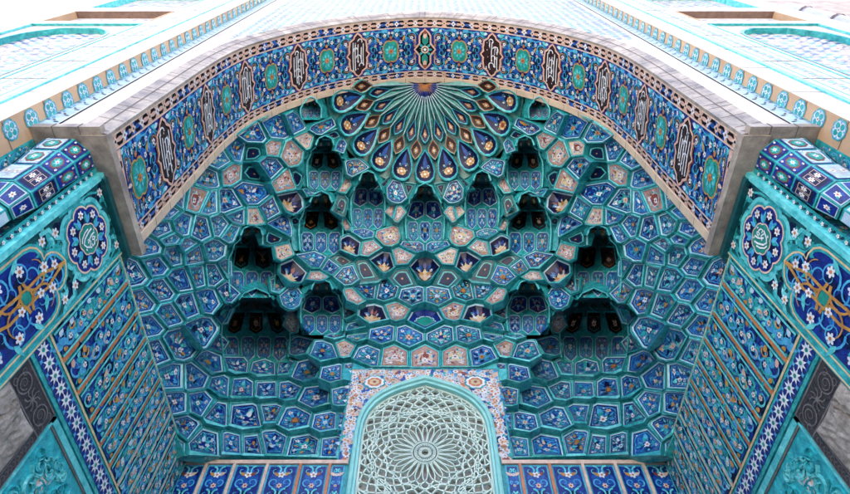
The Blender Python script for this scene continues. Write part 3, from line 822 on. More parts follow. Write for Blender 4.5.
# pink interlace borders
def pink_border(y0, y1, name):
    mb = MB(); sband(mb, y0, y1, 'pink', .0006)
    wy = y1-y0; pitch = .040; n = int(ALEN/pitch); yc = (y0+y1)/2
    for k in range(-n, n+1):
        s0 = k*pitch
        if abs(s0) > ALEN-.015: continue
        ink = Ink(mb, lambda a, b, off, s0=s0: soffit(s0+a, yc+b, off+.0008))
        m = 'white' if k % 2 else 'peach'
        for sg in (-1, 1):      # black lozenge slits between the stars
            ink.poly([(.006, sg*wy*.10), (.012, sg*wy*.36), (.028, sg*wy*.36), (.034, sg*wy*.10), (.02, sg*wy*.16)], 'black', 1)
        ink.star((0, 0), wy*.36, wy*.2, 4, m, 2, pi/4*0); ink.disc((0, 0), wy*.1, 'rust' if m == 'white' else 'navy', 3, 6)
    for e in (y0+.0018, y1-.0018):
        mb.grid([[soffit(s, e-.0018, .0022) for s in ss], [soffit(s, e+.0018, .0022) for s in ss]], 'peach')
    mb.build(name, arch)
pink_border(YB['pf0'], YB['pf1'], 'pink_border'); pink_border(YB['pr0'], YB['pr1'], 'pink_border')
# end borders at the feet of the arch
for sg in (-1, 1):
    mb = MB(); e0, e1 = ALEN-.036, ALEN-.002
    mb.grid([[soffit(sg*e, YB['f0']+.002, .0016) for e in (e0, e1)], [soffit(sg*e, YB['f1']-.002, .0016) for e in (e0, e1)]], 'pink')
    for k in range(5):
        yy = YB['f0']+.015+k*.036
        ink = Ink(mb, lambda a, b, off: soffit(sg*((e0+e1)/2+a), yy+b, off+.0018))
        ink.star((0, 0), .010, .006, 4, 'white' if k % 2 else 'peach', 2)
        for q in (-1, 1): ink.poly([(q*.004, .008), (q*.012, .012), (q*.012, .024), (q*.004, .028)], 'black', 1)
    mb.build('pink_end_border', arch)
PITCH_S = (ALEN-.09)/11.0
YC = (YB['f0']+YB['f1'])/2; HW = (YB['f1']-YB['f0'])/2
def calligraphy(ink, seed, m='white', sx=1.0, sy=1.0):
    r = random.Random(seed)
    rb = lambda pts, w_, l=5: ink.ribbon([(x*sx, y*sy) for x, y in pts], w_, m, l)
    n = 5
    for i in range(n):                                    # upright letters, slightly leaning, hooked heads
        x = -.62+i*1.24/(n-1)+r.uniform(-.05, .05); y0 = r.uniform(-.75, -.4); y1 = r.uniform(.3, .85)
        rb([(x+.07, y1-.08), (x, y1), (x-.02, (y0+y1)/2), (x+.03, y0)], .095*sx)
    for i in range(4):                                    # bowls
        cx = r.uniform(-.4, .4); cy = -.7+i*.42; rr = r.uniform(.2, .34); a0 = r.uniform(2.6, 3.6)
        rb([(cx+rr*cos(a0+t*.5), cy+rr*.55*sin(a0+t*.5)) for t in range(8)], .09*sx)
    for i in range(7):
        x, y = r.uniform(-.6, .6), r.uniform(-.8, .8); ink.poly([((x-.05)*sx, y*sy), (x*sx, (y+.04)*sy), ((x+.05)*sx, y*sy), (x*sx, (y-.04)*sy)], m, 5)
for k in range(-11, 12):
    s0 = k*PITCH_S; sg = 1 if k >= 0 else -1
    ink_map = lambda a, b, off, s0=s0: soffit(s0+a, YC+b, off+.0006)
    if k == 0:
        mb = MB(); ink = Ink(mb, ink_map)
        P = [(0, .98), (.16, .82), (.26, .66), (.26, .3), (.36, .16), (.5, 0), (.36, -.16), (.26, -.3), (.26, -.66), (.16, -.82), (0, -.98), (-.16, -.82), (-.26, -.66), (-.26, -.3), (-.36, -.16), (-.5, 0), (-.36, .16), (-.26, .3), (-.26, .66), (-.16, .82)]
        P = [(a*HW, b*HW*.94) for a, b in P]
        ink.fan(P, 'black', 3); ink.ribbon(P, .007, 'pink', 5, True)
        for q in (1, -1):
            ink.leaf((0, q*.014), q*pi/2, .060, .030, 'green', 5); ink.leaf((0, q*.042), q*pi/2, .034, .018, 'peach', 6); ink.leaf((0, q*.060), q*pi/2, .018, .016, 'rust', 7)
            for p in (1, -1): ink.leaf((p*.006, q*.008), q*(pi/2-p*.9), .026, .012, 'turq', 5)
            ink.leaf((q*.01, 0), 0 if q > 0 else pi, .022, .012, 'turq', 5)
        ink.ring((0, 0), .013, .005, 'peach', 7); ink.star((0, 0), .009, .004, 6, 'white', 8)
        mb.build('keystone_ornament', arch)
    elif k % 2:
        mb = MB(); ink = Ink(mb, ink_map)
        ink.fan(lobed((0, 0), .040, 4, .20, 0, 8, .050), 'gold', 3)
        ink.fan(lobed((0, 0), .035, 4, .20, 0, 8, .045), 'green', 4)
        ink.fan(lobed((0, 0), .026, 4, .22, pi/4, 8, .032), 'turq', 5)
        for q in range(8):
            a = q*pi/4+.4; ink.leaf((.012*cos(a), .012*sin(a)), a, .014, .007, 'turq_light', 6)
        ink.star((0, 0), .013, .007, 6, 'gold', 7); ink.disc((0, 0), .007, 'orange', 8); ink.disc((0, 0), .003, 'rust', 9)
        for q in (1, -1):
            ink.leaf((0, q*.046), q*pi/2, .016, .012, 'orange', 4); ink.leaf((q*.036, 0), 0 if q > 0 else pi, .02, .012, 'peach', 4)
        mb.build('green_rosette', arch)
    else:
        mb = MB(); ink = Ink(mb, ink_map)
        P = [(0, .97), (.14, .84), (.17, .74), (.34, .62), (.38, .3), (.36, .16), (.48, 0), (.36, -.16), (.38, -.3), (.34, -.62), (.17, -.74), (.14, -.84), (0, -.97)]
        P = P+[(-a, b) for a, b in reversed(P[1:-1])]
        P = [(a*HW*1.22, b*HW*.98) for a, b in P]
        ink.fan(P, 'black', 3); ink.fan([(a*.86, b*.9) for a, b in P], 'brown', 4); ink.ribbon(P, .0070, 'pink', 5, True); ink.ribbon([(a*1.14, b*1.04) for a, b in P], .003, 'rust', 2, True)
        sub = MB(); ink2 = Ink(sub, lambda a, b, off, s0=s0, sg=sg: soffit(s0+a, YC+b, off+.0006))
        calligraphy(ink2, abs(k)*31+(k > 0), 'white', HW*.46, HW*.84)
        p = mb.build('script_cartouche', arch); sub.build('white_script', p)
# vines of the blue field
mb = MB(); rnd = random.Random(3)
for k in range(-11, 12):
    for side in (-1, 1):
        qs = .30 if (k == -11 and side == -1) or (k == 11 and side == 1) else 1
        s0 = k*PITCH_S
        if k % 2 == 0: continue
        for q in (-1, 1):
            ink = Ink(mb, lambda a, b, off, s0=s0, side=side, q=q, qs=qs: soffit(max(-ALEN+.037, min(ALEN-.037, s0+side*a*(1 if qs == 1 else .45))), YC+q*b, off+.0006))
            L = PITCH_S
            for (cx, cy, r_) in ((.14*L, .66*HW, .013), (.27*L, .16*HW, .011), (.20*L, .93*HW, .010), (.42*L, .48*HW, .013), (.62*L, .55*HW, .027), (.30*L, .74*HW, .018), (.52*L, .12*HW, .016)):
                ink.leaf((cx-.02, cy-.01), .8, .04, .03, 'navy', 1); ink.leaf((cx+.01, cy+.015), 2.4, .04, .03, 'blue', 1)
                ink.spiral((cx, cy), r_, 3.4, 1.2, -1, .0042, 'cyan', 2)
                ink.spiral((cx, cy), r_*1.05, .4, .55, 1, .0036, 'turq', 2)
            ink.spiral((.60*L, .55*HW), .024, 5.2, .62, 1, .0045, 'gold', 3); ink.spiral((.68*L, .30*HW), .015, 2.2, .6, -1, .0036, 'pink', 3)
            ink.leaf((.36*L, .42*HW), 1.2, .026, .010, 'gold', 3); ink.leaf((.80*L, .84*HW), 2.8, .03, .014, 'turq_light', 2)
            ink.leaf((.08*L, .90*HW), 0.2, .03, .012, 'cyan', 2); ink.leaf((.72*L, .86*HW), .2, .02, .014, 'pale', 2)
            ink.ribbon([(.05*L, .8*HW), (.2*L, .9*HW), (.4*L, .88*HW), (.55*L, .95*HW)], .0032, 'cyan', 2)
            for (cx, cy, r_, mm) in ((.30*L, .40*HW, .0075, 'white'), (.18*L, .72*HW, .0078, 'white'), (.40*L, .76*HW, .0072, 'pale'), (.62*L, .55*HW, .0078, 'white'), (.46*L, .30*HW, .006, 'peach'), (.05*L, .82*HW, .006, 'white'), (.72*L, .18*HW, .006, 'gold'), (.56*L, .86*HW, .006, 'white')):
                ink.flower((cx, cy), r_, mm, rnd.choice(['rust', 'orange']), 5)
mb.build('vine_inlay', field)

# ================================================================== SIDE WALLS
XW = .643
def side_wall(sg):
    side = 'left' if sg < 0 else 'right'
    t = thing('side_wall', 'tiled inner side wall of the niche at the %s, script medallion at its top' % side, 'wall', 'side walls of the niche')
    def M(y, z, off=0): return (sg*(XW-off), y, z)
    def rect(mb, y0, y1, z0, z1, m, off=0): mb.face([M(y0, z0, off), M(y1, z0, off), M(y1, z1, off), M(y0, z1, off)], m)
    zb = -.26
    mb = MB(); rect(mb, .421, 1.262, zb, 1.0, 'turq', 0); rect(mb, .421, .64, 1.0, 1.1, 'turq_dark', 0)
    mb.build('wall_face', t)
    # ---- medallion strip
    y0, y1 = .448, .598; zt = 1.018
    mb = MB(); F = .008
    mb.box((min(sg*XW, sg*(XW-F)), y0-.010, zb), (max(sg*XW, sg*(XW-F)), y1+.006, zt), 'turq')
    strip = mb.build('medallion_strip', t)
    Ms = lambda y, z, off=0: M(y, z, off+F)
    mb = MB(); rect(mb, y0, y1, zb, zt, 'turq_dark', F+LAY); strip_in = mb
    ink = Ink(mb, Ms)
    # turquoise outline waves with dark pockets
    yc = (y0+y1)/2; hw = (y1-y0)/2
    for zc, hh in ((.905, 0), ):
        pass
    arab = [(.42, .838), (.03, .41), (-.25, .02)]
    for z0_, z1_ in arab:
        zc = (z0_+z1_)/2; hh = (z1_-z0_)/2; P = []
        half_ = [(0, .99), (.14, .97), (.32, .93), (.44, .87), (.47, .81), (.42, .77), (.58, .77), (.76, .74), (.88, .68), (.93, .60), (.93, .3), (.93, 0)]
        P = half_+[(a, -b) for a, b in reversed(half_[:-1])]
        P = P+[(-a, b) for a, b in reversed(P[1:-1])]
        P = [(yc+a*hw*.98, zc+b*hh) for a, b in P]
        ink.poly([(yc+(a-yc)*1.0, b) for a, b in P], 'cobalt', 2)
        ink.ribbon(P, .013, 'turq', 3, True); ink.ribbon(P, .0035, 'cream', 4, True)
        # gold strapwork
        zg = z1_-.115 if z0_ > .3 else zc
        for q in (-1, 1):
            for p in (-1, 1):
                ink.spiral((yc+q*.026, zg+p*.034), .030, -p*pi/2 if q > 0 else -p*pi/2, .7, -p*q, .0065, 'gold', 6, r_in=.7, n=14)
                ink.ribbon([(yc+q*.012, zg+p*.012), (yc+q*.014, zg+p*.05), (yc+q*.004, zg+p*.085), (yc, zg+p*.11)], .0055, 'gold', 6)
        ink.ribbon([(yc-.013, zg-.013), (yc+.013, zg-.013), (yc+.013, zg+.013), (yc-.013, zg+.013)], .006, 'gold', 7, True)
        ink.poly([(yc-.01, zg-.01), (yc+.01, zg-.01), (yc+.01, zg+.01), (yc-.01, zg+.01)], 'green', 6)
        rr = random.Random(5)
        yy = z0_+.05
        while yy < z1_-.03:
            for q in (-1, 1):
                hwid = .060 if abs(yy-zc) < hh*.68 else .028
                ink.spiral((yc+q*hwid*.6, yy), .026, rr.random()*6, 1.1, q, .0048, 'cyan', 4); ink.spiral((yc+q*hwid*.4, yy+.02), .02, rr.random()*6, .9, -q, .004, 'cyan', 4)
                ink.leaf((yc+q*hwid*.5, yy+.01), rr.random()*6, .035, .022, rr.choice(['blue', 'navy', 'blue']), 3)
                ink.leaf((yc+q*hwid*.8, yy-.015), rr.random()*6, .03, .012, rr.choice(['turq_light', 'cyan', 'turq']), 5)
                ink.flower((yc+q*(hwid*.75), yy), .0105, 'white', 'orange', 6, 7)
            ink.flower((yc+.012*rr.choice([-1, 1]), yy+.024), .009, 'white', 'orange', 5, 8)
            yy += .052
    rr = random.Random(21); z = .80
    while z < 1.015:
        for q in range(7):
            ink.leaf((yc+rr.uniform(-.9, .9)*hw, z+rr.uniform(-.01, .01)), rr.random()*6, .026, .011, rr.choice(['turq', 'green', 'navy', 'turq', 'turq_light', 'black', 'turq']), 2)
        z += .012
    ink.ribbon(lobed((yc, .912), .0765, 8, .13, pi/8, 8), .009, 'turq_light', 3, True)
    for q in (-1, 1):
        ink.ribbon([(yc+q*hw*.93, .80), (yc+q*hw*.90, .825), (yc+q*hw*.62, .835), (yc+q*hw*.5, .85), (yc+q*hw*.62, .862)], .008, 'turq_light', 4)
        ink.ribbon([(yc+q*hw*.98, .86), (yc+q*hw*.95, .96), (yc+q*hw*.8, .99), (yc+q*hw*.3, 1.0)], .005, 'turq', 3)
    # small flowers and dark leaves in the spandrels
    for (a, b) in ((-.75, .836), (.72, .836), (-.80, .80), (.8, .80), (.8, .99), (-.8, .99)):
        ink.leaf((yc+a*hw-.01, b), 1.2, .035, .015, 'navy', 2); ink.leaf((yc+a*hw+.01, b), 2.2, .03, .012, 'navy', 2)
        ink.flower((yc+a*hw*.98, b), .0095, 'white', 'gold', 6, 5)
    strip_in.build('tile_field', strip)
    # eight-lobed script medallion
    mb = MB(); cy, cz = yc, .912; R = .0715
    ink = Ink(mb, lambda y, z, off: Ms(cy+y, cz+z, off+.0014))
    L8 = lobed((0, 0), R, 8, .13, pi/8, 8)
    ink.poly(L8, 'turq', 1)
    ink.poly([(a*.88, b*.88) for a, b in L8], 'cobalt', 2); ink.ribbon([(a*.9, b*.9) for a, b in L8], .0035, 'peach', 3, True)
    for q in range(8):
        a = q*pi/4
        ink.leaf((.030*cos(a), .030*sin(a)), a, .030, .022, 'navy', 3); ink.flower((.049*cos(a), .049*sin(a)), .0088, 'white', 'orange', 6, 5)
        a += pi/8; ink.ribbon([(.028*cos(a), .028*sin(a)), (.042*cos(a), .042*sin(a)), (.052*cos(a+.12), .052*sin(a+.12))], .0045, 'cyan', 4)
        ink.leaf((.030*cos(a), .030*sin(a)), a+.3, .02, .011, 'turq', 4); ink.leaf((.030*cos(a), .030*sin(a)), a-.4, .02, .011, 'cyan', 4)
    ink.poly(lobed((0, 0), .030, 8, .1, pi/8, 4), 'green', 5); ink.ribbon(lobed((0, 0), .030, 8, .1, pi/8, 4), .0025, 'peach', 6, True)
    med = mb.build('script_medallion', strip)
    mb = MB(); f = -1 if sg < 0 else 1          # script reads the same way round on both walls (seen from inside)
    ink = Ink(mb, lambda u, v, off: Ms(cy-f*u, cz+v, off+.0014))
    for pts, w_ in (([(-.014, .016), (-.012, .004), (-.006, -.012), (.002, -.019), (.010, -.014), (.018, .000)], .0036),
                    ([(-.018, .006), (-.016, -.006), (-.009, -.019), (-.002, -.023)], .003),
                    ([(-.004, .020), (-.003, .010), (.001, .000), (.006, -.007)], .0034),
                    ([(.004, .018), (.008, .014), (.006, .008), (.001, .010), (.003, .016)], .003),
                    ([(.010, .014), (.016, .010), (.017, .003), (.011, .003)], .003),
                    ([(-.001, -.005), (.006, .002), (.013, -.004)], .003),
                    ([(.012, .020), (.015, .018)], .003), ([(-.010, .021), (-.007, .020)], .003), ([(.012, -.018), (.016, -.015)], .003)):
        ink.ribbon(pts, w_, 'white', 7)
    mb.build('white_script', med)
    # turquoise mouldings either side of the strip
    for yy, wd, pr in ((.437, .011, .016), (.606, .007, .010)):
        mb = MB(); mb.box((min(sg*XW, sg*(XW-pr)), yy-wd/2, zb), (max(sg*XW, sg*(XW-pr)), yy+wd/2, 1.0 if yy > .5 else 1.018), 'turq_light' if yy < .5 else 'turq')
        if yy > .5: mb.box((min(sg*(XW-pr), sg*(XW-pr-.0008)), yy-.0012, zb), (max(sg*(XW-pr), sg*(XW-pr-.0008)), yy+.0012, 1.0), 'cream')
        mb.build('vertical_moulding', t)
    # ---- leaf border between moulding and corner column
    mb = MB(); rect(mb, .4215, .4315, zb, 1.018, 'turq', .004); ink = Ink(mb, lambda y, z, off: M(y, z, off+.004)); z = .3
    while z < 1.0:
        ink.leaf((.423, z), .9, .010, .006, 'navy', 1); ink.leaf((.429, z+.008), 2.3, .009, .005, 'black', 1); ink.flower((.4265, z+.012), .004, 'white', 'gold', 5); z += .02
    mb.build('leaf_border', t)
    # ---- star band
    z0, z1 = .690, .745; ya, yb = .6105, 1.262
    mb = MB(); rect(mb, ya, yb, z0, z1, 'turq', .004); rect(mb, ya, yb, z0+.009, z1-.011, 'cobalt', .005)
    rect(mb, ya, yb, z1-.004, z1+.001, 'cream', .0056)
    mb.face([M(ya, z0, .004), M(yb, z0, .004), M(yb, z0, 0), M(ya, z0, 0)], 'turq')
    ink = Ink(mb, lambda y, z, off: M(y, z, off+.005)); y = ya+.014; zc = (z0+z1)/2-.001; k = 0
    while y < yb-.01:
        ink.star((y, zc), .0155, .0075, 8, 'white', 2, pi/8*0); ink.disc((y, zc), .0042, 'green', 3, 8)
        for q in (-1, 1):
            ink.star((y+.0145, zc+q*.014), .0055, .0028, 4, 'cyan', 1, pi/4); ink.star((y, zc+q*.0168), .004, .002, 4, 'blue', 1, pi/4)
        y += .029
    mb.build('star_band', t)
    # ---- vertical tile strips with terracotta bars
    bars = [.606+.004, .677, .756, .830, .896, .958, 1.018, 1.075, 1.135, 1.195, 1.258]
    for i in range(len(bars)-1):
        a, b = bars[i]+.006, bars[i+1]-.006
        mb = MB(); zA, zB = .7465, .992
        rect(mb, a, b, zA, zB, 'turq', .003); rect(mb, a+.0045, b-.0045, zA+.004, zB-.004, 'navy', .0036); rect(mb, a+.006, b-.006, zA+.006, zB-.006, 'cobalt' if i % 2 else 'blue', .0042)
        ink = Ink(mb, lambda y, z, off: M(y, z, off+.0044)); c = (a+b)/2; hw2 = (b-a)/2-.007
        rr = random.Random(i*7+1); z = zA+.020; k = 0
        while z < zB-.010:
            q = 1 if k % 2 else -1
            for qq in (q, -q):
                ink.leaf((c+qq*hw2*.3, z), rr.random()*6, .034, .022, rr.choice(['navy', 'cobalt', 'blue', 'cyan', 'turq']), 1)
                ink.leaf((c+qq*hw2*.6, z+.01), rr.random()*6, .026, .014, rr.choice(['turq', 'cyan', 'blue', 'navy', 'turq']), 2)
            ink.spiral((c+q*hw2*.22, z), hw2*.80, -pi/2*q, 1.15, q, .0062, rr.choice(['cyan', 'cyan', 'turq_light', 'turq']), 3)
            ink.spiral((c-q*hw2*.5, z+.012), hw2*.5, pi/2, .8, -q, .0050, rr.choice(['gold', 'turq', 'turq', 'cyan', 'pink']), 4, n=9)
            ink.leaf((c-q*hw2*.6, z-.008), 1.5+q, .020, .012, rr.choice(['gold', 'blue', 'turq_light', 'cyan', 'cobalt']), 4)
            if k % 2 or rr.random() < .35: ink.flower((c+q*hw2*.25, z), .0066, rr.choice(['white', 'white', 'peach']), rr.choice(['orange', 'rust']), 6, 6)
            else: ink.leaf((c+q*hw2*.25-.004, z-.006), rr.random()*6, .02, .014, rr.choice(['gold', 'pink', 'pale']), 5)
            if rr.random() < .35: ink.flower((c-q*hw2*.65, z+.010), .0042, 'white', 'orange', 5, 6)
            z += hw2*.85; k += 1
        for q in (-1, 1):
            ink.ribbon([(c+q*(hw2+.0040), zA+.002), (c+q*(hw2+.0040), zB-.002)], .0048, 'turq_light', 7)
            ink.ribbon([(c+q*(hw2+.0010), zA+.006), (c+q*(hw2+.0010), zB-.006)], .0016, 'navy', 7)
        mb.build('tile_strip', t)
        if i > 0:
            mb = MB(); m = 'orange' if i < 6 else 'peach'
            mb.box((min(sg*(XW-.002), sg*(XW-.0055)), bars[i]-.0042, .7465), (max(sg*(XW-.002), sg*(XW-.0055)), bars[i]+.0042, .992), m)
            mb.build('terracotta_bar', t)
    mb = MB(); mb.box((min(sg*XW, sg*(XW-.006)), .6, .9925), (max(sg*XW, sg*(XW-.006)), 1.262, 1.0), 'turq_light')
    mb.box((min(sg*(XW-.006), sg*(XW-.007)), .6, .995), (max(sg*(XW-.006), sg*(XW-.007)), 1.262, .9975), 'cream'); mb.build('top_moulding', t)
    # ---- dark carved frame with rough stone
    yA, yB2, zT = .6105, .742, .686
    mb = MB(); rect(mb, yA, yB2, zb, zT, 'carved_dark', .004)
    mb.face([M(yB2, zb, .004), M(yB2, zT, .004), M(yB2, zT, 0), M(yB2, zb, 0)], 'carved_dark')
    ink = Ink(mb, lambda y, z, off: M(y, z, off+.004))
    zc = .657; c = .6775
    ink.ribbon([(yA+.004, .634), (yB2-.002, .634), (yB2-.002, zT-.003), (yA+.004, zT-.003)], .003, 'carved_edge', 1, True)
    for q in (-1, 1):
        ink.ring((c+q*.036, zc), .017, .0024, 'carved_edge', 2); ink.spiral((c+q*.036, zc), .012, 0, 1.3, q, .0024, 'carved_edge', 2)
        ink.spiral((c+q*.052, zc+.012), .008, 0, 1, q, .002, 'carved_edge', 2, n=9); ink.spiral((c+q*.052, zc-.012), .008, 0, 1, q, .002, 'carved_edge', 2, n=9)
    for q in range(8):
        a = q*pi/4; ink.ribbon([(c, zc), (c+.012*cos(a+.3), zc+.012*sin(a+.3)), (c+.019*cos(a), zc+.019*sin(a))], .0024, 'carved_edge', 2)
    z = .62
    while z > zb:
        ink.spiral((.7315, z), .006, 0, 1.2, 1, .002, 'carved_edge', 2, n=9); ink.spiral((.7335, z-.009), .005, pi, 1.2, -1, .0018, 'carved_edge', 2, n=9); z -= .018
    ink.ribbon([(.7235, zb), (.7235, .632)], .0022, 'carved_edge', 2); ink.ribbon([(.7405, zb), (.7405, .632)], .0022, 'carved_edge', 2)
    mb.build('carved_border', t)
    mb = MB(); rr = random.Random(11+sg); ny, nz = 16, 90; rows = []
    for j in range(nz+1):
        r = []
        for i in range(ny+1):
            y = .6125+(.7195-.6125)*i/ny; z = zb+(.6295-zb)*j/nz
            e = min(i, ny-i, nz-j); dd = .0035+rr.uniform(-.0014, .0016)*(1 if e else 0)+.0018*sin(y*60+z*22)+(.002 if e else 0)
            cr = abs((y-.655)-.012*sin(z*40)-.006*sin(z*97)); cr2 = abs((z-.50)-.02*sin(y*60))
            if e and (cr < .004 or cr2 < .004): dd -= .008
            r.append(M(y, z, .004+dd))
        rows.append(r)
    mb.grid(rows, 'stone'); mb.build('rough_stone', t)
    # ---- turquoise relief panel
    yA, yB3, zT = .746, 1.262, .684
    mb = MB(); fw = .013
    for (a, b, c_, d) in ((yA, yA+.004, zb, zT), (yB3-.01, yB3, zb, zT), (yA, yB3, zT-fw, zT)):
        mb.box((min(sg*XW, sg*(XW-.005)), a, c_), (max(sg*XW, sg*(XW-.005)), b, d), 'turq_light')
    mb.box((min(sg*XW, sg*(XW-.0035)), yA, zT-fw-.004), (max(sg*XW, sg*(XW-.0035)), yB3, zT-fw-.0005), 'carved_edge')
    rect(mb, yA+.003, yB3-.01, zb, zT-fw, 'relief', .001)
    ink = Ink(mb, lambda y, z, off: M(y, z, off*1.3+.001)); rr = random.Random(8)
    def bulge(pts, wd, m):          # raised moulded stem
        n = len(pts); rowsb = []
        for o1, o2 in ((-1, 0), (-.5, .0050), (.5, .0050), (1, 0)):
            r = []
            for i, (x_, y_) in enumerate(pts):
                a = pts[max(0, i-1)]; b = pts[min(n-1, i+1)]; dx, dy = b[0]-a[0], b[1]-a[1]; d = hypot(dx, dy) or 1
                r.append(M(x_-dy/d*wd*o1, y_+dx/d*wd*o1, .001+o2))
            rowsb.append(r)
        mb.grid(rowsb, m)
    for i in range(210):
        cy_, cz_ = rr.uniform(.765, 1.15), rr.uniform(.30, .655); r0 = rr.uniform(.012, .026); a0 = rr.random()*6; hd = rr.choice([-1, 1])
        bulge([(cy_+r0*(1-.75*k/14)*cos(a0+hd*k*.55), cz_+r0*(1-.75*k/14)*sin(a0+hd*k*.55)) for k in range(15)], .0026, 'relief' if i % 3 else 'turq_light')
    for i in range(70):
        ink.leaf((rr.uniform(.77, 1.15), rr.uniform(.25, .65)), rr.random()*6, .03, .014, rr.choice(['turq_light', 'turq', 'pale']), 2)
    for c1, c2 in ((.815, .600), (.905, .600), (1.0, .60), (.86, .5), (.95, .5)):
        ink.poly(lobed((c1, c2), .021, 5, .2, .3, 4, .026), 'turq_light', 3); ink.poly(lobed((c1, c2), .013, 5, .25, 0, 4, .018), 'peach', 4); ink.poly(lobed((c1, c2), .008, 5, .3, .8, 4, .010), 'white', 5)
    mb.build('relief_panel', t)
    return t
side_wall(-1); side_wall(1)

# ================================================================== BACK WALL
YBK = CY+.640
bw = thing('back_wall', 'tiled back wall of the niche around the lattice window, below the lowest niches', 'wall')
def MBK(x, z, off=0): return (x, YBK-off, z)
WIN = [(-.198, -.26)]+catmull([(-.198, 1.08), (-.194, 1.14), (-.178, 1.190), (-.145, 1.236), (-.09, 1.275), (0, 1.312)], 5)
WIN = WIN+[(-x, z) for x, z in reversed(WIN[:-1])]
def wscale(k):          # inner outlines of the window frame
    out = []
    for x, z in WIN:
        zz = z if z < 1.1 else 1.1+(z-1.1)*(1-k/.2*1.0)
        out.append((x*(1-k/.198), zz))
    return out
mb = MB()
mb.face([MBK(x, z) for x, z in [(-.66, -.26), (-.66, 1.0), (-.24, 1.0), (-.24, 1.36), (.24, 1.36), (.24, 1.0), (.66, 1.0), (.66, -.26)]+list(reversed(WIN))], 'turq')
for sg in (-1, 1):
    mb.face([(sg*.24, YBK, 1.0), (sg*.24, YBK+.3, 1.0), (sg*.24, YBK+.3, 1.36), (sg*.24, YBK, 1.36)], 'turq')
    mb.face([(sg*.24, YBK, 1.0), (sg*.70, YBK, 1.0), (sg*.70, YBK+.06, 1.0), (sg*.24, YBK+.06, 1.0)], 'turq')
bface = mb.build('wall_face', bw)
mb = MB()                                  # spandrel mosaic
ink = Ink(mb, lambda x, z, off: MBK(x, z, off+.002))
outl = [(-.236, 1.0)]+[(-.236, 1.352), (.236, 1.352), (.236, 1.0)]+[(x*1.06, z+.006) for x, z in reversed(WIN[1:-1])]
outl = [(-.236, 1.0), (-.236, 1.352), (.236, 1.352), (.236, 1.0), (.205, 1.0)]+[(x, z) for x, z in reversed(WIN[1:-1])]+[(-.205, 1.0)]
ink.poly(outl, 'peach', 0)
rr = random.Random(4)
def win_in(x, z, m=.0):
    if abs(x) > .200+m: return False
    zz = 1.303+m*1.3
    prof_ = [(0, 1.312), (.045, 1.292), (.09, 1.275), (.138, 1.243), (.172, 1.2), (.192, 1.155), (.198, 1.1), (.21, 1.0)]
    return z < lin(prof_, max(0, abs(x)-m*.6))+m
for sgx in (-1, 1):
    for i in range(800):
        x, z = (rr.uniform(.0, .224), rr.uniform(1.2, 1.342)) if i % 3 else (rr.uniform(.203, .226), rr.uniform(1.01, 1.3))
        if win_in(x, z, .012) or (hypot(x-.158, z-1.292) < .036): continue
        q = rr.random(); a = rr.random()*6
        if q < .72: ink.leaf((sgx*x, z), a, .026, .014, rr.choice(['blue', 'cobalt', 'turq', 'orange', 'rust', 'cyan', 'white', 'pink', 'blue', 'pale']), 1+i % 4)
        else: ink.flower((sgx*x, z), rr.uniform(.007, .011), rr.choice(['white', 'white', 'pale', 'peach']), rr.choice(['orange', 'gold']), 6, 5)
    c = (sgx*.158, 1.292)
    ink.poly(lobed(c, .036, 8, .12, 0, 5, .030), 'turq', 5); ink.poly(lobed(c, .031, 8, .14, 0, 5, .026), 'white', 6); ink.poly(lobed(c, .023, 8, .12, 0, 5, .019), 'orange', 7)
    ink.poly(lobed(c, .016, 6, .2, 0, 5, .013), 'cream', 8); ink.star(c, .008, .004, 6, 'rust', 9)
ink.ribbon([(-.234, 1.0), (-.234, 1.350), (.234, 1.350), (.234, 1.0)], .004, 'turq', 8)
mb.build('spandrel_mosaic', bw)
mb = MB(); mb.box((-.655, YBK-.008, .988), (-.205, YBK-.001, .999), 'peach'); mb.box((.205, YBK-.008, .988), (.655, YBK-.001, .999), 'peach'); mb.build('cornice_line', bw)
bx = [.208, .252, .330, .418, .505, .58, .655]
for sgx in (-1, 1):
    for i in range(len(bx)-1):
        a, b = bx[i]+.004, bx[i+1]-.004; mb = MB()
        x0, x1 = min(sgx*a, sgx*b), max(sgx*a, sgx*b)
        ink = Ink(mb, lambda x, z, off: MBK(x, z, off+.002))
        ink.poly([(x0, .5), (x1, .5), (x1, .986), (x0, .986)], 'cyan', 0); ink.poly([(x0+.003, .5), (x1-.003, .5), (x1-.003, .983), (x0+.003, .983)], 'turq', 1)
        c = (x0+x1)/2; hw3 = (x1-x0)/2-.005; z = .972
        ink.poly([(x0+.005, .5), (x1-.005, .5), (x1-.005, .981), (x0+.005, .981)], 'cobalt', 2)
        rr = random.Random(i); kk = 0
        while z > .52:
            ink.poly(lobed((c, z-.03), hw3*.85, 4, .3, pi/4, 5, .034), 'navy' if kk % 2 else 'blue', 3)
            for q in (-1, 1):
                ink.spiral((c+q*hw3*.5, z-.005), hw3*.45, pi/2, 1.0, q, .005, 'turq_light', 5); ink.spiral((c+q*hw3*.45, z-.04), hw3*.4, -pi/2, 1.0, q, .0045, 'cyan', 5)
                ink.leaf((c+q*hw3*.15, z-.02), pi/2-q, .02, .011, rr.choice(['gold', 'peach', 'rust']), 5)
            ink.flower((c, z-.018), min(.010, hw3*.4), 'white', 'orange', 5, 7); ink.flower((c, z-.05), min(.008, hw3*.35), 'peach', 'rust', 6, 7)
            z -= .068; kk += 1
        mb.build('tile_strip', bw)
        if i:
            mb = MB(); mb.box((sgx*bx[i]-.0038, YBK-.008, .5), (sgx*bx[i]+.0038, YBK-.001, .9875), 'orange' if i < 3 else 'peach'); mb.build('terracotta_bar', bw)

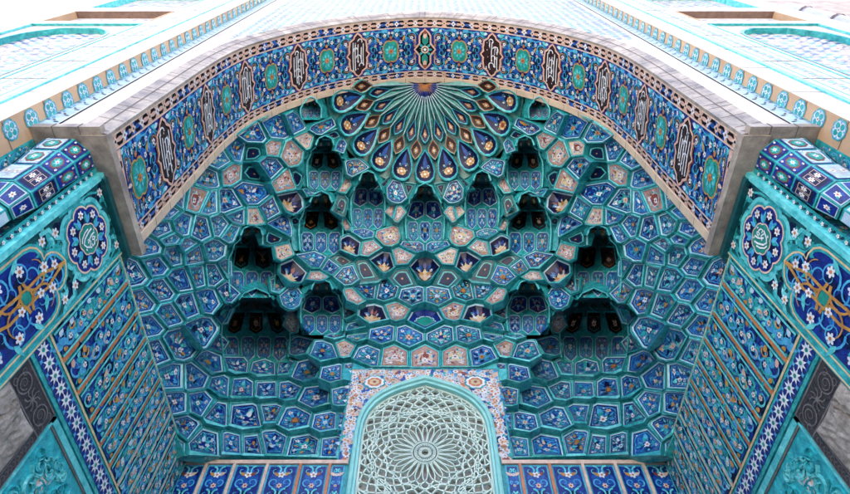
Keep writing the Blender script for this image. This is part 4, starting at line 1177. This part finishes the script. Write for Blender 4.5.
# ================================================================== LATTICE WINDOW
win = thing('lattice_window', 'pointed arched window with pale green lattice and round rosette in the back wall', 'window')
def MW(x, z, off=0): return (x, YBK+.012-off, z)
mb = MB()
prof = [(0, -.001), (0, .016), (.0035, .018), (.010, .014), (.012, .006), (.018, .004), (.018, -.010)]
mb.grid([[ (x, YBK-o, z) for x, z in wscale(k)] for k, o in prof], 'frame_paint'); mb.build('window_frame', win)
IN = wscale(.018)
mb = MB(); mb.face([MW(x, z, -.018) for x, z in IN], 'pane'); mb.build('pane', win)
WC = (0, 1.04)
def inside(x, z):
    if abs(x) > .1765: return False
    pr = sorted([(abs(a), b) for a, b in IN if b > 1.0 and a <= 0])
    return z < lin(pr, abs(x))-.001
def bar(mb, pts, wd, m='lattice_paint', off=0):
    seg = []
    for p in pts+[None]:
        if p is not None and inside(*p): seg.append(p); continue
        if len(seg) > 1:
            n = len(seg); L = []; R = []
            for i, (x, y) in enumerate(seg):
                a = seg[max(0, i-1)]; b = seg[min(n-1, i+1)]; dx, dy = b[0]-a[0], b[1]-a[1]; d = hypot(dx, dy) or 1
                L.append((x-dy/d*wd/2, y+dx/d*wd/2)); R.append((x+dy/d*wd/2, y-dx/d*wd/2))
            mb.grid([[MW(x, y, -.010) for x, y in L], [MW(x, y, off) for x, y in L], [MW(x, y, off) for x, y in R], [MW(x, y, -.010) for x, y in R]], m)
        seg = []
def polar(r, a): return (WC[0]+r*cos(a), WC[1]+r*sin(a))
def seg_pts(p, q, n=6): return [(p[0]+(q[0]-p[0])*i/n, p[1]+(q[1]-p[1])*i/n) for i in range(n+1)]
mb = MB(); N = 24
def circ(r, wd): bar(mb, [polar(r, 2*pi*i/96) for i in range(97)], wd)
circ(.012, .004); circ(.028, .004); circ(.0355, .0025)
for k in range(N):
    a = 2*pi*k/N
    for s_ in (-1, 1):
        bar(mb, [polar(.013+(.028-.013)*i/4, a+s_*.13*sin(pi*i/4)) for i in range(5)], .0022)
        bar(mb, [polar(.036+(.092-.036)*i/10, a+s_*(pi/N)*sin(pi*(.15+.85*i/10))**.6*.80) for i in range(11)], .0024)
mb.build('rosette', win)
mb = MB()
rings = [.092, .105, .118, .132, .147, .163, .179, .195, .211, .227, .243, .26, .278, .296, .315]
M_ = 24
for j in range(len(rings)-1):
    r0, r1 = rings[j], rings[j+1]; sh = (j % 2)*.5; M_ = 24 if j < 4 else (32 if j < 8 else 44)
    if j in (4, 8): bar(mb, [polar(r0, 2*pi*i/144) for i in range(145)], .0032)
    for k in range(M_):
        a = 2*pi*(k+sh)/M_
        for s_ in (-1, 1):
            bar(mb, seg_pts(polar(r0, a), polar(r1, a+s_*pi/M_), 8), .0034)
        if j % 3 != 2:           # little hexagon/star nodes
            nr = .32*(r1-r0)
            cpt = polar(r1, a+pi/M_)
            bar(mb, [(cpt[0]+nr*cos(t*pi/3), cpt[1]+nr*sin(t*pi/3)) for t in range(7)], .0024, off=.001)
    if j in (1, 4, 7, 10): bar(mb, [polar((r0+r1)/2+.004*cos(12*2*pi*i/144), 2*pi*i/144) for i in range(145)], .0026, off=.0005)
for q in range(12):              # long crescent openings near the frame
    a = 2*pi*(q+.5)/12
    for rr_ in (.146, .160): bar(mb, [polar(rr_+(.007 if rr_ > .15 else -.007)*cos((t-6)/6*pi/2), a+(t-6)*.028) for t in range(13)], .0026, off=.001)
ins = [(x, z) for x, z in wscale(.0205)]
bar_in = [(x*.985, z-.001) for x, z in ins]
L_ = [MW(x, z, .001) for x, z in wscale(.017)]; R_ = [MW(x, z, .001) for x, z in wscale(.0235)]; R2 = [MW(x, z, -.012) for x, z in wscale(.0235)]
mb.grid([L_, R_, R2], 'lattice_paint')
mb.build('lattice', win)

# ================================================================== CORNER COLUMNS
def column(sg):
    t = thing('corner_column', 'short faceted column capital tiled blue and green under the marble ledge at the %s' % ('left' if sg < 0 else 'right'), 'column', 'corner columns of the portal')
    cx, cy = sg*.690, .412
    FOOT = [(.640, .4205), (.640, .388), (.662, .364), (.716, .362), (.741, .384), (.741, .4205)]
    def ringp(r, z): return [(sg*(.70+(x-.70)*r), .4205+(y-.4205)*r, z) for x, y in FOOT]
    tiers = [(-.26, .795, .60, .60, 'shaft', 'pale'), (.795, .835, .66, .86, 'neck_ring', 'cobalt'), (.835, .905, .88, .88, 'square_block', 'navy'), (.905, .962, .84, .95, 'capital_tier', 'cobalt'), (.962, 1.014, .93, 1.0, 'capital_tier', 'cobalt')]
    for ti, (z0, z1, r0, r1, nm, gm) in enumerate(tiers):
        A, B = ringp(r0, z0), ringp(r1, z1); mb = MB(); mb.grid([A, B], 'turq', True); mb.face(A, 'turq_dark'); mb.face(B, 'turq_dark')
        pm = MB(); segs = 1 if z0 > 0 else 12
        for i in range(5):
            a0, a1, b0, b1 = Vector(A[i]), Vector(A[(i+1) % 6]), Vector(B[i]), Vector(B[(i+1) % 6])
            nr = (a1-a0).cross(b0-a0).normalized()
            if nr.dot((a0+b1)/2-Vector((cx, cy, (z0+z1)/2))) < 0: nr = -nr
            for k in range(segs):
                f0, f1 = k/segs, (k+1)/segs
                def F(u, v, off):
                    vv = f0+(f1-f0)*(v+1)/2; uu = (u+1)/2
                    return tuple((a0*(1-uu)+a1*uu)*(1-vv)+(b0*(1-uu)+b1*uu)*vv+nr*(off+.0006))
                ink = Ink(pm, F)
                ink.poly([(-.86, -.86), (.86, -.86), (.86, .86), (-.86, .86)], 'cobalt' if ti >= 2 else 'pale', 1)
                ink.poly([(-.74, -.78), (.74, -.78), (.74, .78), (-.74, .78)], 'pale' if (i in (2, 3) and ti > 1) else gm, 2)  # front faces get a pale ground, daylight painted into the tiles
                if nm == 'capital_tier':
                    ink.poly(lobed((0, 0), .62, 8, .12, 0, 5), 'rust', 3); ink.poly(lobed((0, 0), .5, 8, .12, 0, 5), 'green', 4); ink.star((0, 0), .42, .2, 6, 'turq_light', 5); ink.flower((0, 0), .2, 'white', 'orange', 6, 6)
                    for q in (-1, 1):
                        for p in (-1, 1): ink.flower((q*.58, p*.6), .13, 'white', 'orange', 5, 6)
                elif nm == 'square_block':
                    for q in (-.38, .38):
                        ink.flower((q, 0), .26, 'white', 'gold', 6, 4); ink.ribbon([(q-.3, -.5), (q+.3, -.5), (q+.3, .5), (q-.3, .5)], .06, 'peach', 3, True)
                else:
                    ink.flower((0, 0), .35, 'white', 'orange', 6, 4); ink.leaf((-.5, -.4), .8, .7, .3, 'turq', 3); ink.leaf((.5, -.4), 2.2, .6, .3, 'blue', 3)
        p = mb.build(nm, t); pm.build('tile_inlay', p)
    # front-facing pilaster slab behind the column
    mb = MB(); x0, x1 = sorted((sg*.655, sg*.74))
    mb.box((x0, .438, -.26), (x1, .46, 1.016), 'turq'); ink = Ink(mb, lambda x, z, off: (x, .438-off, z))
    arabesque(ink, x0+.006, x1-.006, .3, 1.0, .036, seedv=3)
    mb.build('rear_pilaster', t)
column(-1); column(1)

# ================================================================== FACADE
fac = thing('portal_facade', 'sunlit pale marble and mosaic facade with rows of round turquoise medallions above the arch', 'facade')
YFc = .345; ZT = 3.3; ZB_ = -.2667
def fp(x, z, off=0): return (x, YFc-off, z)
# spandrels
mb = MB()
for sg in (-1, 1):
    pts = [outer(sg*q, CH, YFc) for q in [ALEN*i/60 for i in range(61)]]
    top = [(x, z) for x, _, z in pts]
    for (xa, za), (xb, zb) in zip(top, top[1:]):
        if abs(xb) < .60 and za > 1.9:
            mb.face([(xa, YFc, za), (xb, YFc, zb), (xb, YFc, ZT), (xa, YFc, ZT)], 'plaster')
            xl, zl = xb, zb
        else:
            mb.face([(xa, YFc, za), (xb, YFc, zb), (sg*.70, YFc, zb), (sg*.70, YFc, za)], 'marble_white')
            if za > 1.2 and not mb.__dict__.get('done%d' % sg):
                mb.__dict__['done%d' % sg] = True
                mb.face([(xa, YFc, za), (sg*.70, YFc, za), (sg*.70, YFc, ZT), (xa, YFc, ZT)], 'plaster')
mb.build('spandrel', fac)
# blue strapwork of the spandrels
mb = MB(); ink = Ink(mb, lambda x, z, off: (x, YFc-off, z)); rr = random.Random(9)
def above(x, z):
    for q in range(0, 61):
        px, _, pz = outer(ALEN*q/60, CH, YFc)
        if abs(px) >= abs(x): return z > pz+.02
    return abs(x) > .66
zz = 1.9
while zz < 3.2:
    xx = -.66
    while xx <= .661:
        if above(xx, zz):
            s = .012
            ink.star((xx, zz), .013, .006, 6, rr.choice(['cyan', 'blue', 'turq']), 1)
            ink.ribbon([(xx, zz+.014), (xx+.0165, zz+.03)], .003, rr.choice(['cyan', 'blue']), 1); ink.ribbon([(xx+.0165, zz), (xx, zz+.03)], .0025, 'turq', 2)
        xx += .033
    zz += .04
mb.build('strapwork', fac)
for sg in (-1, 1):
    def strip(x0, x1, m, off=0, z0=1.03, z1=ZT):
        mb = MB(); a, b = sorted((sg*x0, sg*x1)); mb.box((a, YFc-off, z0), (b, YFc+.02, z1), m); return mb
    # marble ledge block closing the projecting part of the facade
    mb = MB(); a, b = sorted((sg*.6105, sg*.742))
    mb.box((a, YFc-.004, 1.017), (b, .44, 1.0345), 'marble')
    for q in (.65, .70): mb.box((sg*q-.0008, YFc-.0048, 1.0168), (sg*q+.0008, .43, 1.0348), 'joint')
    mb.build('marble_ledge', fac)
    mb = MB(); a, b = sorted((sg*.600, sg*.652)); mb.box((a, .3575, 1.0135), (b, YR, 1.033), 'marble')
    mb.grid([[(sg*.6035*(1+.04*q), YF+(YR-YF)*q, z) for q in (0.02, 1)] for z in (1.033, 1.015)], 'marble')
    mb.build('arch_foot_block', fac)
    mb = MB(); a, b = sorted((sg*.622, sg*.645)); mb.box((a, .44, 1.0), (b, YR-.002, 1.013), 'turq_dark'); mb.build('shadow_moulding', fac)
    # pale strip with dark leaf dashes
    mb = MB(); x0, x1 = .70, .7425
    mb.face([(sg*x0, YFc-.002, 1.035), (sg*x1, YFc-.002, 1.035), (sg*x1, YFc-.002, ZT), (sg*x0, YFc-.002, ZT)], 'pale')
    ink = Ink(mb, lambda x, z, off: (sg*x, YFc-.002-off, z)); z = 1.05
    while z < 3.0:
        for q in (0, 1, 2):
            ink.leaf((.705+q*.012, z+q*.008), .9 if q % 2 else .3, .015, .006, ('navy', 'carved_edge', 'blue')[q], 1)
        ink.leaf((.715, z+.020), 2.6, .014, .006, 'white', 1); ink.leaf((.730, z+.024), 1.3, .012, .007, 'cyan', 1); z += .038
    ink.ribbon([(.7405, 1.035), (.7405, ZT)], .003, 'turq_light', 2); ink.ribbon([(.701, 1.035), (.701, ZT)], .003, 'white', 2)
    mb.build('leaf_dash_strip', fac)
    # peach stone strip with round medallions, on the return face where the outer facade steps forward
    mb = MB(); x0 = .7425; zb0 = ZB_; YO = .310; ys1 = .364
    mb.face([(sg*x0, YO, zb0), (sg*x0, ys1, zb0), (sg*x0, ys1, ZT), (sg*x0, YO, ZT)], 'peach_stone')
    z = .335
    while z < 3.2:
        mb.face([(sg*(x0-.0006), YO+.001, z-.0009), (sg*(x0-.0006), ys1, z-.0009), (sg*(x0-.0006), ys1, z+.0009), (sg*(x0-.0006), YO+.001, z+.0009)], 'joint'); z += .124
    ink = Ink(mb, lambda y, z, off: (sg*(x0-off-.0003), y, z))
    mb.face([(sg*x0, ys1, zb0), (sg*x0, .436, zb0), (sg*x0, .436, 1.017), (sg*x0, ys1, 1.017)], 'turq')
    arabesque(ink, .366, .430, .3, 1.0, .03, seedv=5)
    strip_o = mb.build('medallion_stone_strip', fac)
    for i in range(44):
        zc = .411+.062*i; yc_ = (YO+.352)/2
        mb = MB(); ink = Ink(mb, lambda y, z, off: (sg*(x0-.0008-off*.6), yc_+y, zc+z))
        ink.poly(lobed((0, 0), .0205, 8, .12, 0, 4), 'turq', 1); ink.disc((0, 0), .0175, 'white', 2, 16); ink.ring((0, 0), .0165, .0016, 'cyan', 3, 14)
        for q in range(4):
            a = q*pi/2+pi/4; ink.disc((.0088*cos(a), .0088*sin(a)), .0060, 'turq', 3, 8); ink.leaf((.011*cos(a+pi/4), .011*sin(a+pi/4)), a+pi/4, .006, .004, 'cyan', 4)
        ink.disc((0, 0), .0045, 'white', 5, 8); ink.disc((0, 0), .0022, 'rust' if i % 5 == 0 else 'turq', 6, 6)
        mb.build('round_medallion', strip_o)
    def box(mb, X0, X1, Z0, Z1, m, y0=YO, y1=YO+.06):
        a, b = sorted((sg*X0, sg*X1)); mb.box((a, y0, Z0), (b, y1, Z1), m)
    mb = MB(); box(mb, .7428, .808, ZB_, ZT, 'marble_white')
    z = .3
    while z < 3.2: box(mb, .7428, .808, z, z+.0014, 'joint', YO-.0004); z += .21
    mb.build('white_border', fac)
    mb = MB(); box(mb, .808, .822, ZB_, ZT, 'turq_light', YO-.004); mb.build('turquoise_line', fac)
    # outer field with recessed panels
    x0, x1, xa, xb = .822, 1.400, .930, 1.300
    recs = [(.2, .90), (.94, 1.965), (2.03, 2.235), (2.34, 2.75)]
    mb = MB(); box(mb, x0, xa, ZB_, ZT, 'marble_white'); box(mb, xb, x1, ZB_, ZT, 'marble_white')
    prev = ZB_
    for z0, z1 in recs: box(mb, xa, xb, prev, z0, 'marble_white'); prev = z1
    box(mb, xa, xb, prev, ZT, 'marble_white')
    for q in (.846, .905, 1.32, 1.375): box(mb, q, q+.004, ZB_, ZT, 'cyan', YO-.0006)
    ink = Ink(mb, lambda x, z, off: (sg*x, YO-off, z)); z = .5
    while z < 3.1:
        ink.star((.8775, z), .012, .006, 6, 'cyan', 1); ink.ribbon([(.862, z+.012), (.8775, z+.022), (.893, z+.012)], .003, 'blue', 1)
        z += .036
    z = .4
    while z < 3.2: box(mb, .822, .93, z, z+.0014, 'joint', YO-.0008); z += .17
    mb.build('outer_field', fac)
    for k, (z0, z1) in enumerate(recs):
        mb = MB(); dep = .022
        box(mb, xa, xb, z0, z1, 'plaster', YO+dep, YO+dep+.02)
        e = .001
        side_m = 'facade_brown' if k == 2 else 'turq'
        box(mb, xa+e, xb-e, z1-.006, z1-e, side_m, YO-.003, YO+dep)
        box(mb, xa+e, xa+.006, z0, z1-.006, 'peach_stone' if k == 2 else 'turq_light', YO-.002, YO+dep); box(mb, xb-.006, xb-e, z0, z1-.006, 'peach_stone' if k == 2 else 'turq_light', YO-.002, YO+dep)
        ink = Ink(mb, lambda x, z, off: (sg*x, YO+dep-off, z)); rr = random.Random(k)
        z = z0+.02
        while z < z1-.04:
            x = xa+.03
            while x < xb-.03:
                ink.star((x, z), .014, .007, 4, rr.choice(['blue', 'cobalt', 'cyan', 'pink']), 1, pi/4); ink.ribbon([(x+.008, z+.008), (x+.03, z+.027)], .004, rr.choice(['pale', 'cyan', 'blue']), 1)
                x += .04
            z += .038
        if k in (0, 1):              # pointed arch in the panel
            ap = z1-.05; mid = (xa+xb)/2; hw_ = .14; sp = ap-.15
            A = [(-hw_, z0+.02), (-hw_, sp), (-hw_*.93, sp+.06), (-hw_*.75, sp+.105), (-hw_*.4, sp+.15), (0, ap)]
            A = A+[(-x, z) for x, z in reversed(A[:-1])]
            fr = [(sg*(mid+x), YO+.004, z) for x, z in A]; bk = [(sg*(mid+x), YO+dep+.012, z) for x, z in A]
            fr2 = [(sg*(mid+x*1.06), YO+.004, z+(.008 if z > sp else 0)) for x, z in A]
            mb.grid([fr2, fr, bk], 'turq')
            # spandrel filling above the arch, flush with the frame
            for (p, q) in zip(A, A[1:]):
                mb.face([(sg*(mid+p[0]*1.06), YO+.005, p[1]+.008), (sg*(mid+q[0]*1.06), YO+.005, q[1]+.008), (sg*(mid+q[0]*1.06), YO+.005, z1-.007), (sg*(mid+p[0]*1.06), YO+.005, z1-.007)], 'plaster')
            for s2 in (-1, 1): mb.face([(sg*(mid+s2*hw_*1.06), YO+.005, z0), (sg*(mid+s2*(xb-xa)/2-s2*.007), YO+.005, z0), (sg*(mid+s2*(xb-xa)/2-s2*.007), YO+.005, z1-.007), (sg*(mid+s2*hw_*1.06), YO+.005, z1-.007)], 'plaster')
        mb.build('recessed_panel', fac)
    mb = MB(); box(mb, 1.400, 1.407, ZB_, ZT, 'pale', YO+.0, YO+.5); box(mb, .822, 1.40, ZT-.4, ZT-.39, 'turq_light', YO-.006, YO); mb.build('corner_edge', fac)
# masonry body behind the facade, so nothing is paper thin
mb = MB()
for sg in (-1, 1):
    a, b = sorted((sg*.7432, sg*1.399)); mb.box((a, YO+.0605, ZB_), (b, .55, ZT-.01), 'plaster')
    a, b = sorted((sg*.9, sg*1.399)); mb.box((a, .551, ZB_), (b, 1.7, ZT-.01), 'plaster')
mb.box((-.899, 1.60, ZB_), (.899, 1.7, ZT-.01), 'plaster'); mb.box((-.899, YFc+.0606, 2.66), (.899, 1.599, ZT-.01), 'plaster')
mb.build('masonry_body', fac)

# ---- neighbouring wall and downpipe at the upper right
nb = thing('side_building', 'grey brown weathered stone wall beyond the right edge of the white facade', 'building')
mb = MB(); mb.box((1.43, .41, ZB_), (2.9, 1.3, 3.4), 'old_wall'); mb.box((1.428, .402, 2.2), (2.9, .409, 2.212), 'plaster'); mb.box((1.428, .40, 2.5), (2.9, .409, 2.515), 'plaster'); mb.build('wall_face', nb)
pipe = thing('downpipe', 'thick grey blue metal downpipe with joint collars at the top right corner', 'pipe')
def tube(mb, pts, r, m, n=14):
    rows = []
    for i, p in enumerate(pts):
        d = (Vector(pts[min(i+1, len(pts)-1)])-Vector(pts[max(i-1, 0)])).normalized(); a = d.cross(Vector((0, 1, 0.01))).normalized(); b = d.cross(a)
        rows.append([tuple(Vector(p)+a*r*cos(2*pi*k/n)+b*r*sin(2*pi*k/n)) for k in range(n)])
    mb.grid(rows, m, True)
mb = MB(); tube(mb, [(1.52, .340, z) for z in (-.26, 1, 2, 2.48)]+[(1.517, .342, 2.52), (1.507, .35, 2.55), (1.49, .36, 2.57), (1.45, .385, 2.58)], .026, 'pipe_metal'); mb.build('pipe_run', pipe)
for z in (2.0, 2.2, 2.4): mb = MB(); tube(mb, [(1.52, .340, z-.007), (1.52, .340, z+.007)], .030, 'facade_brown'); mb.build('joint_collar', pipe)
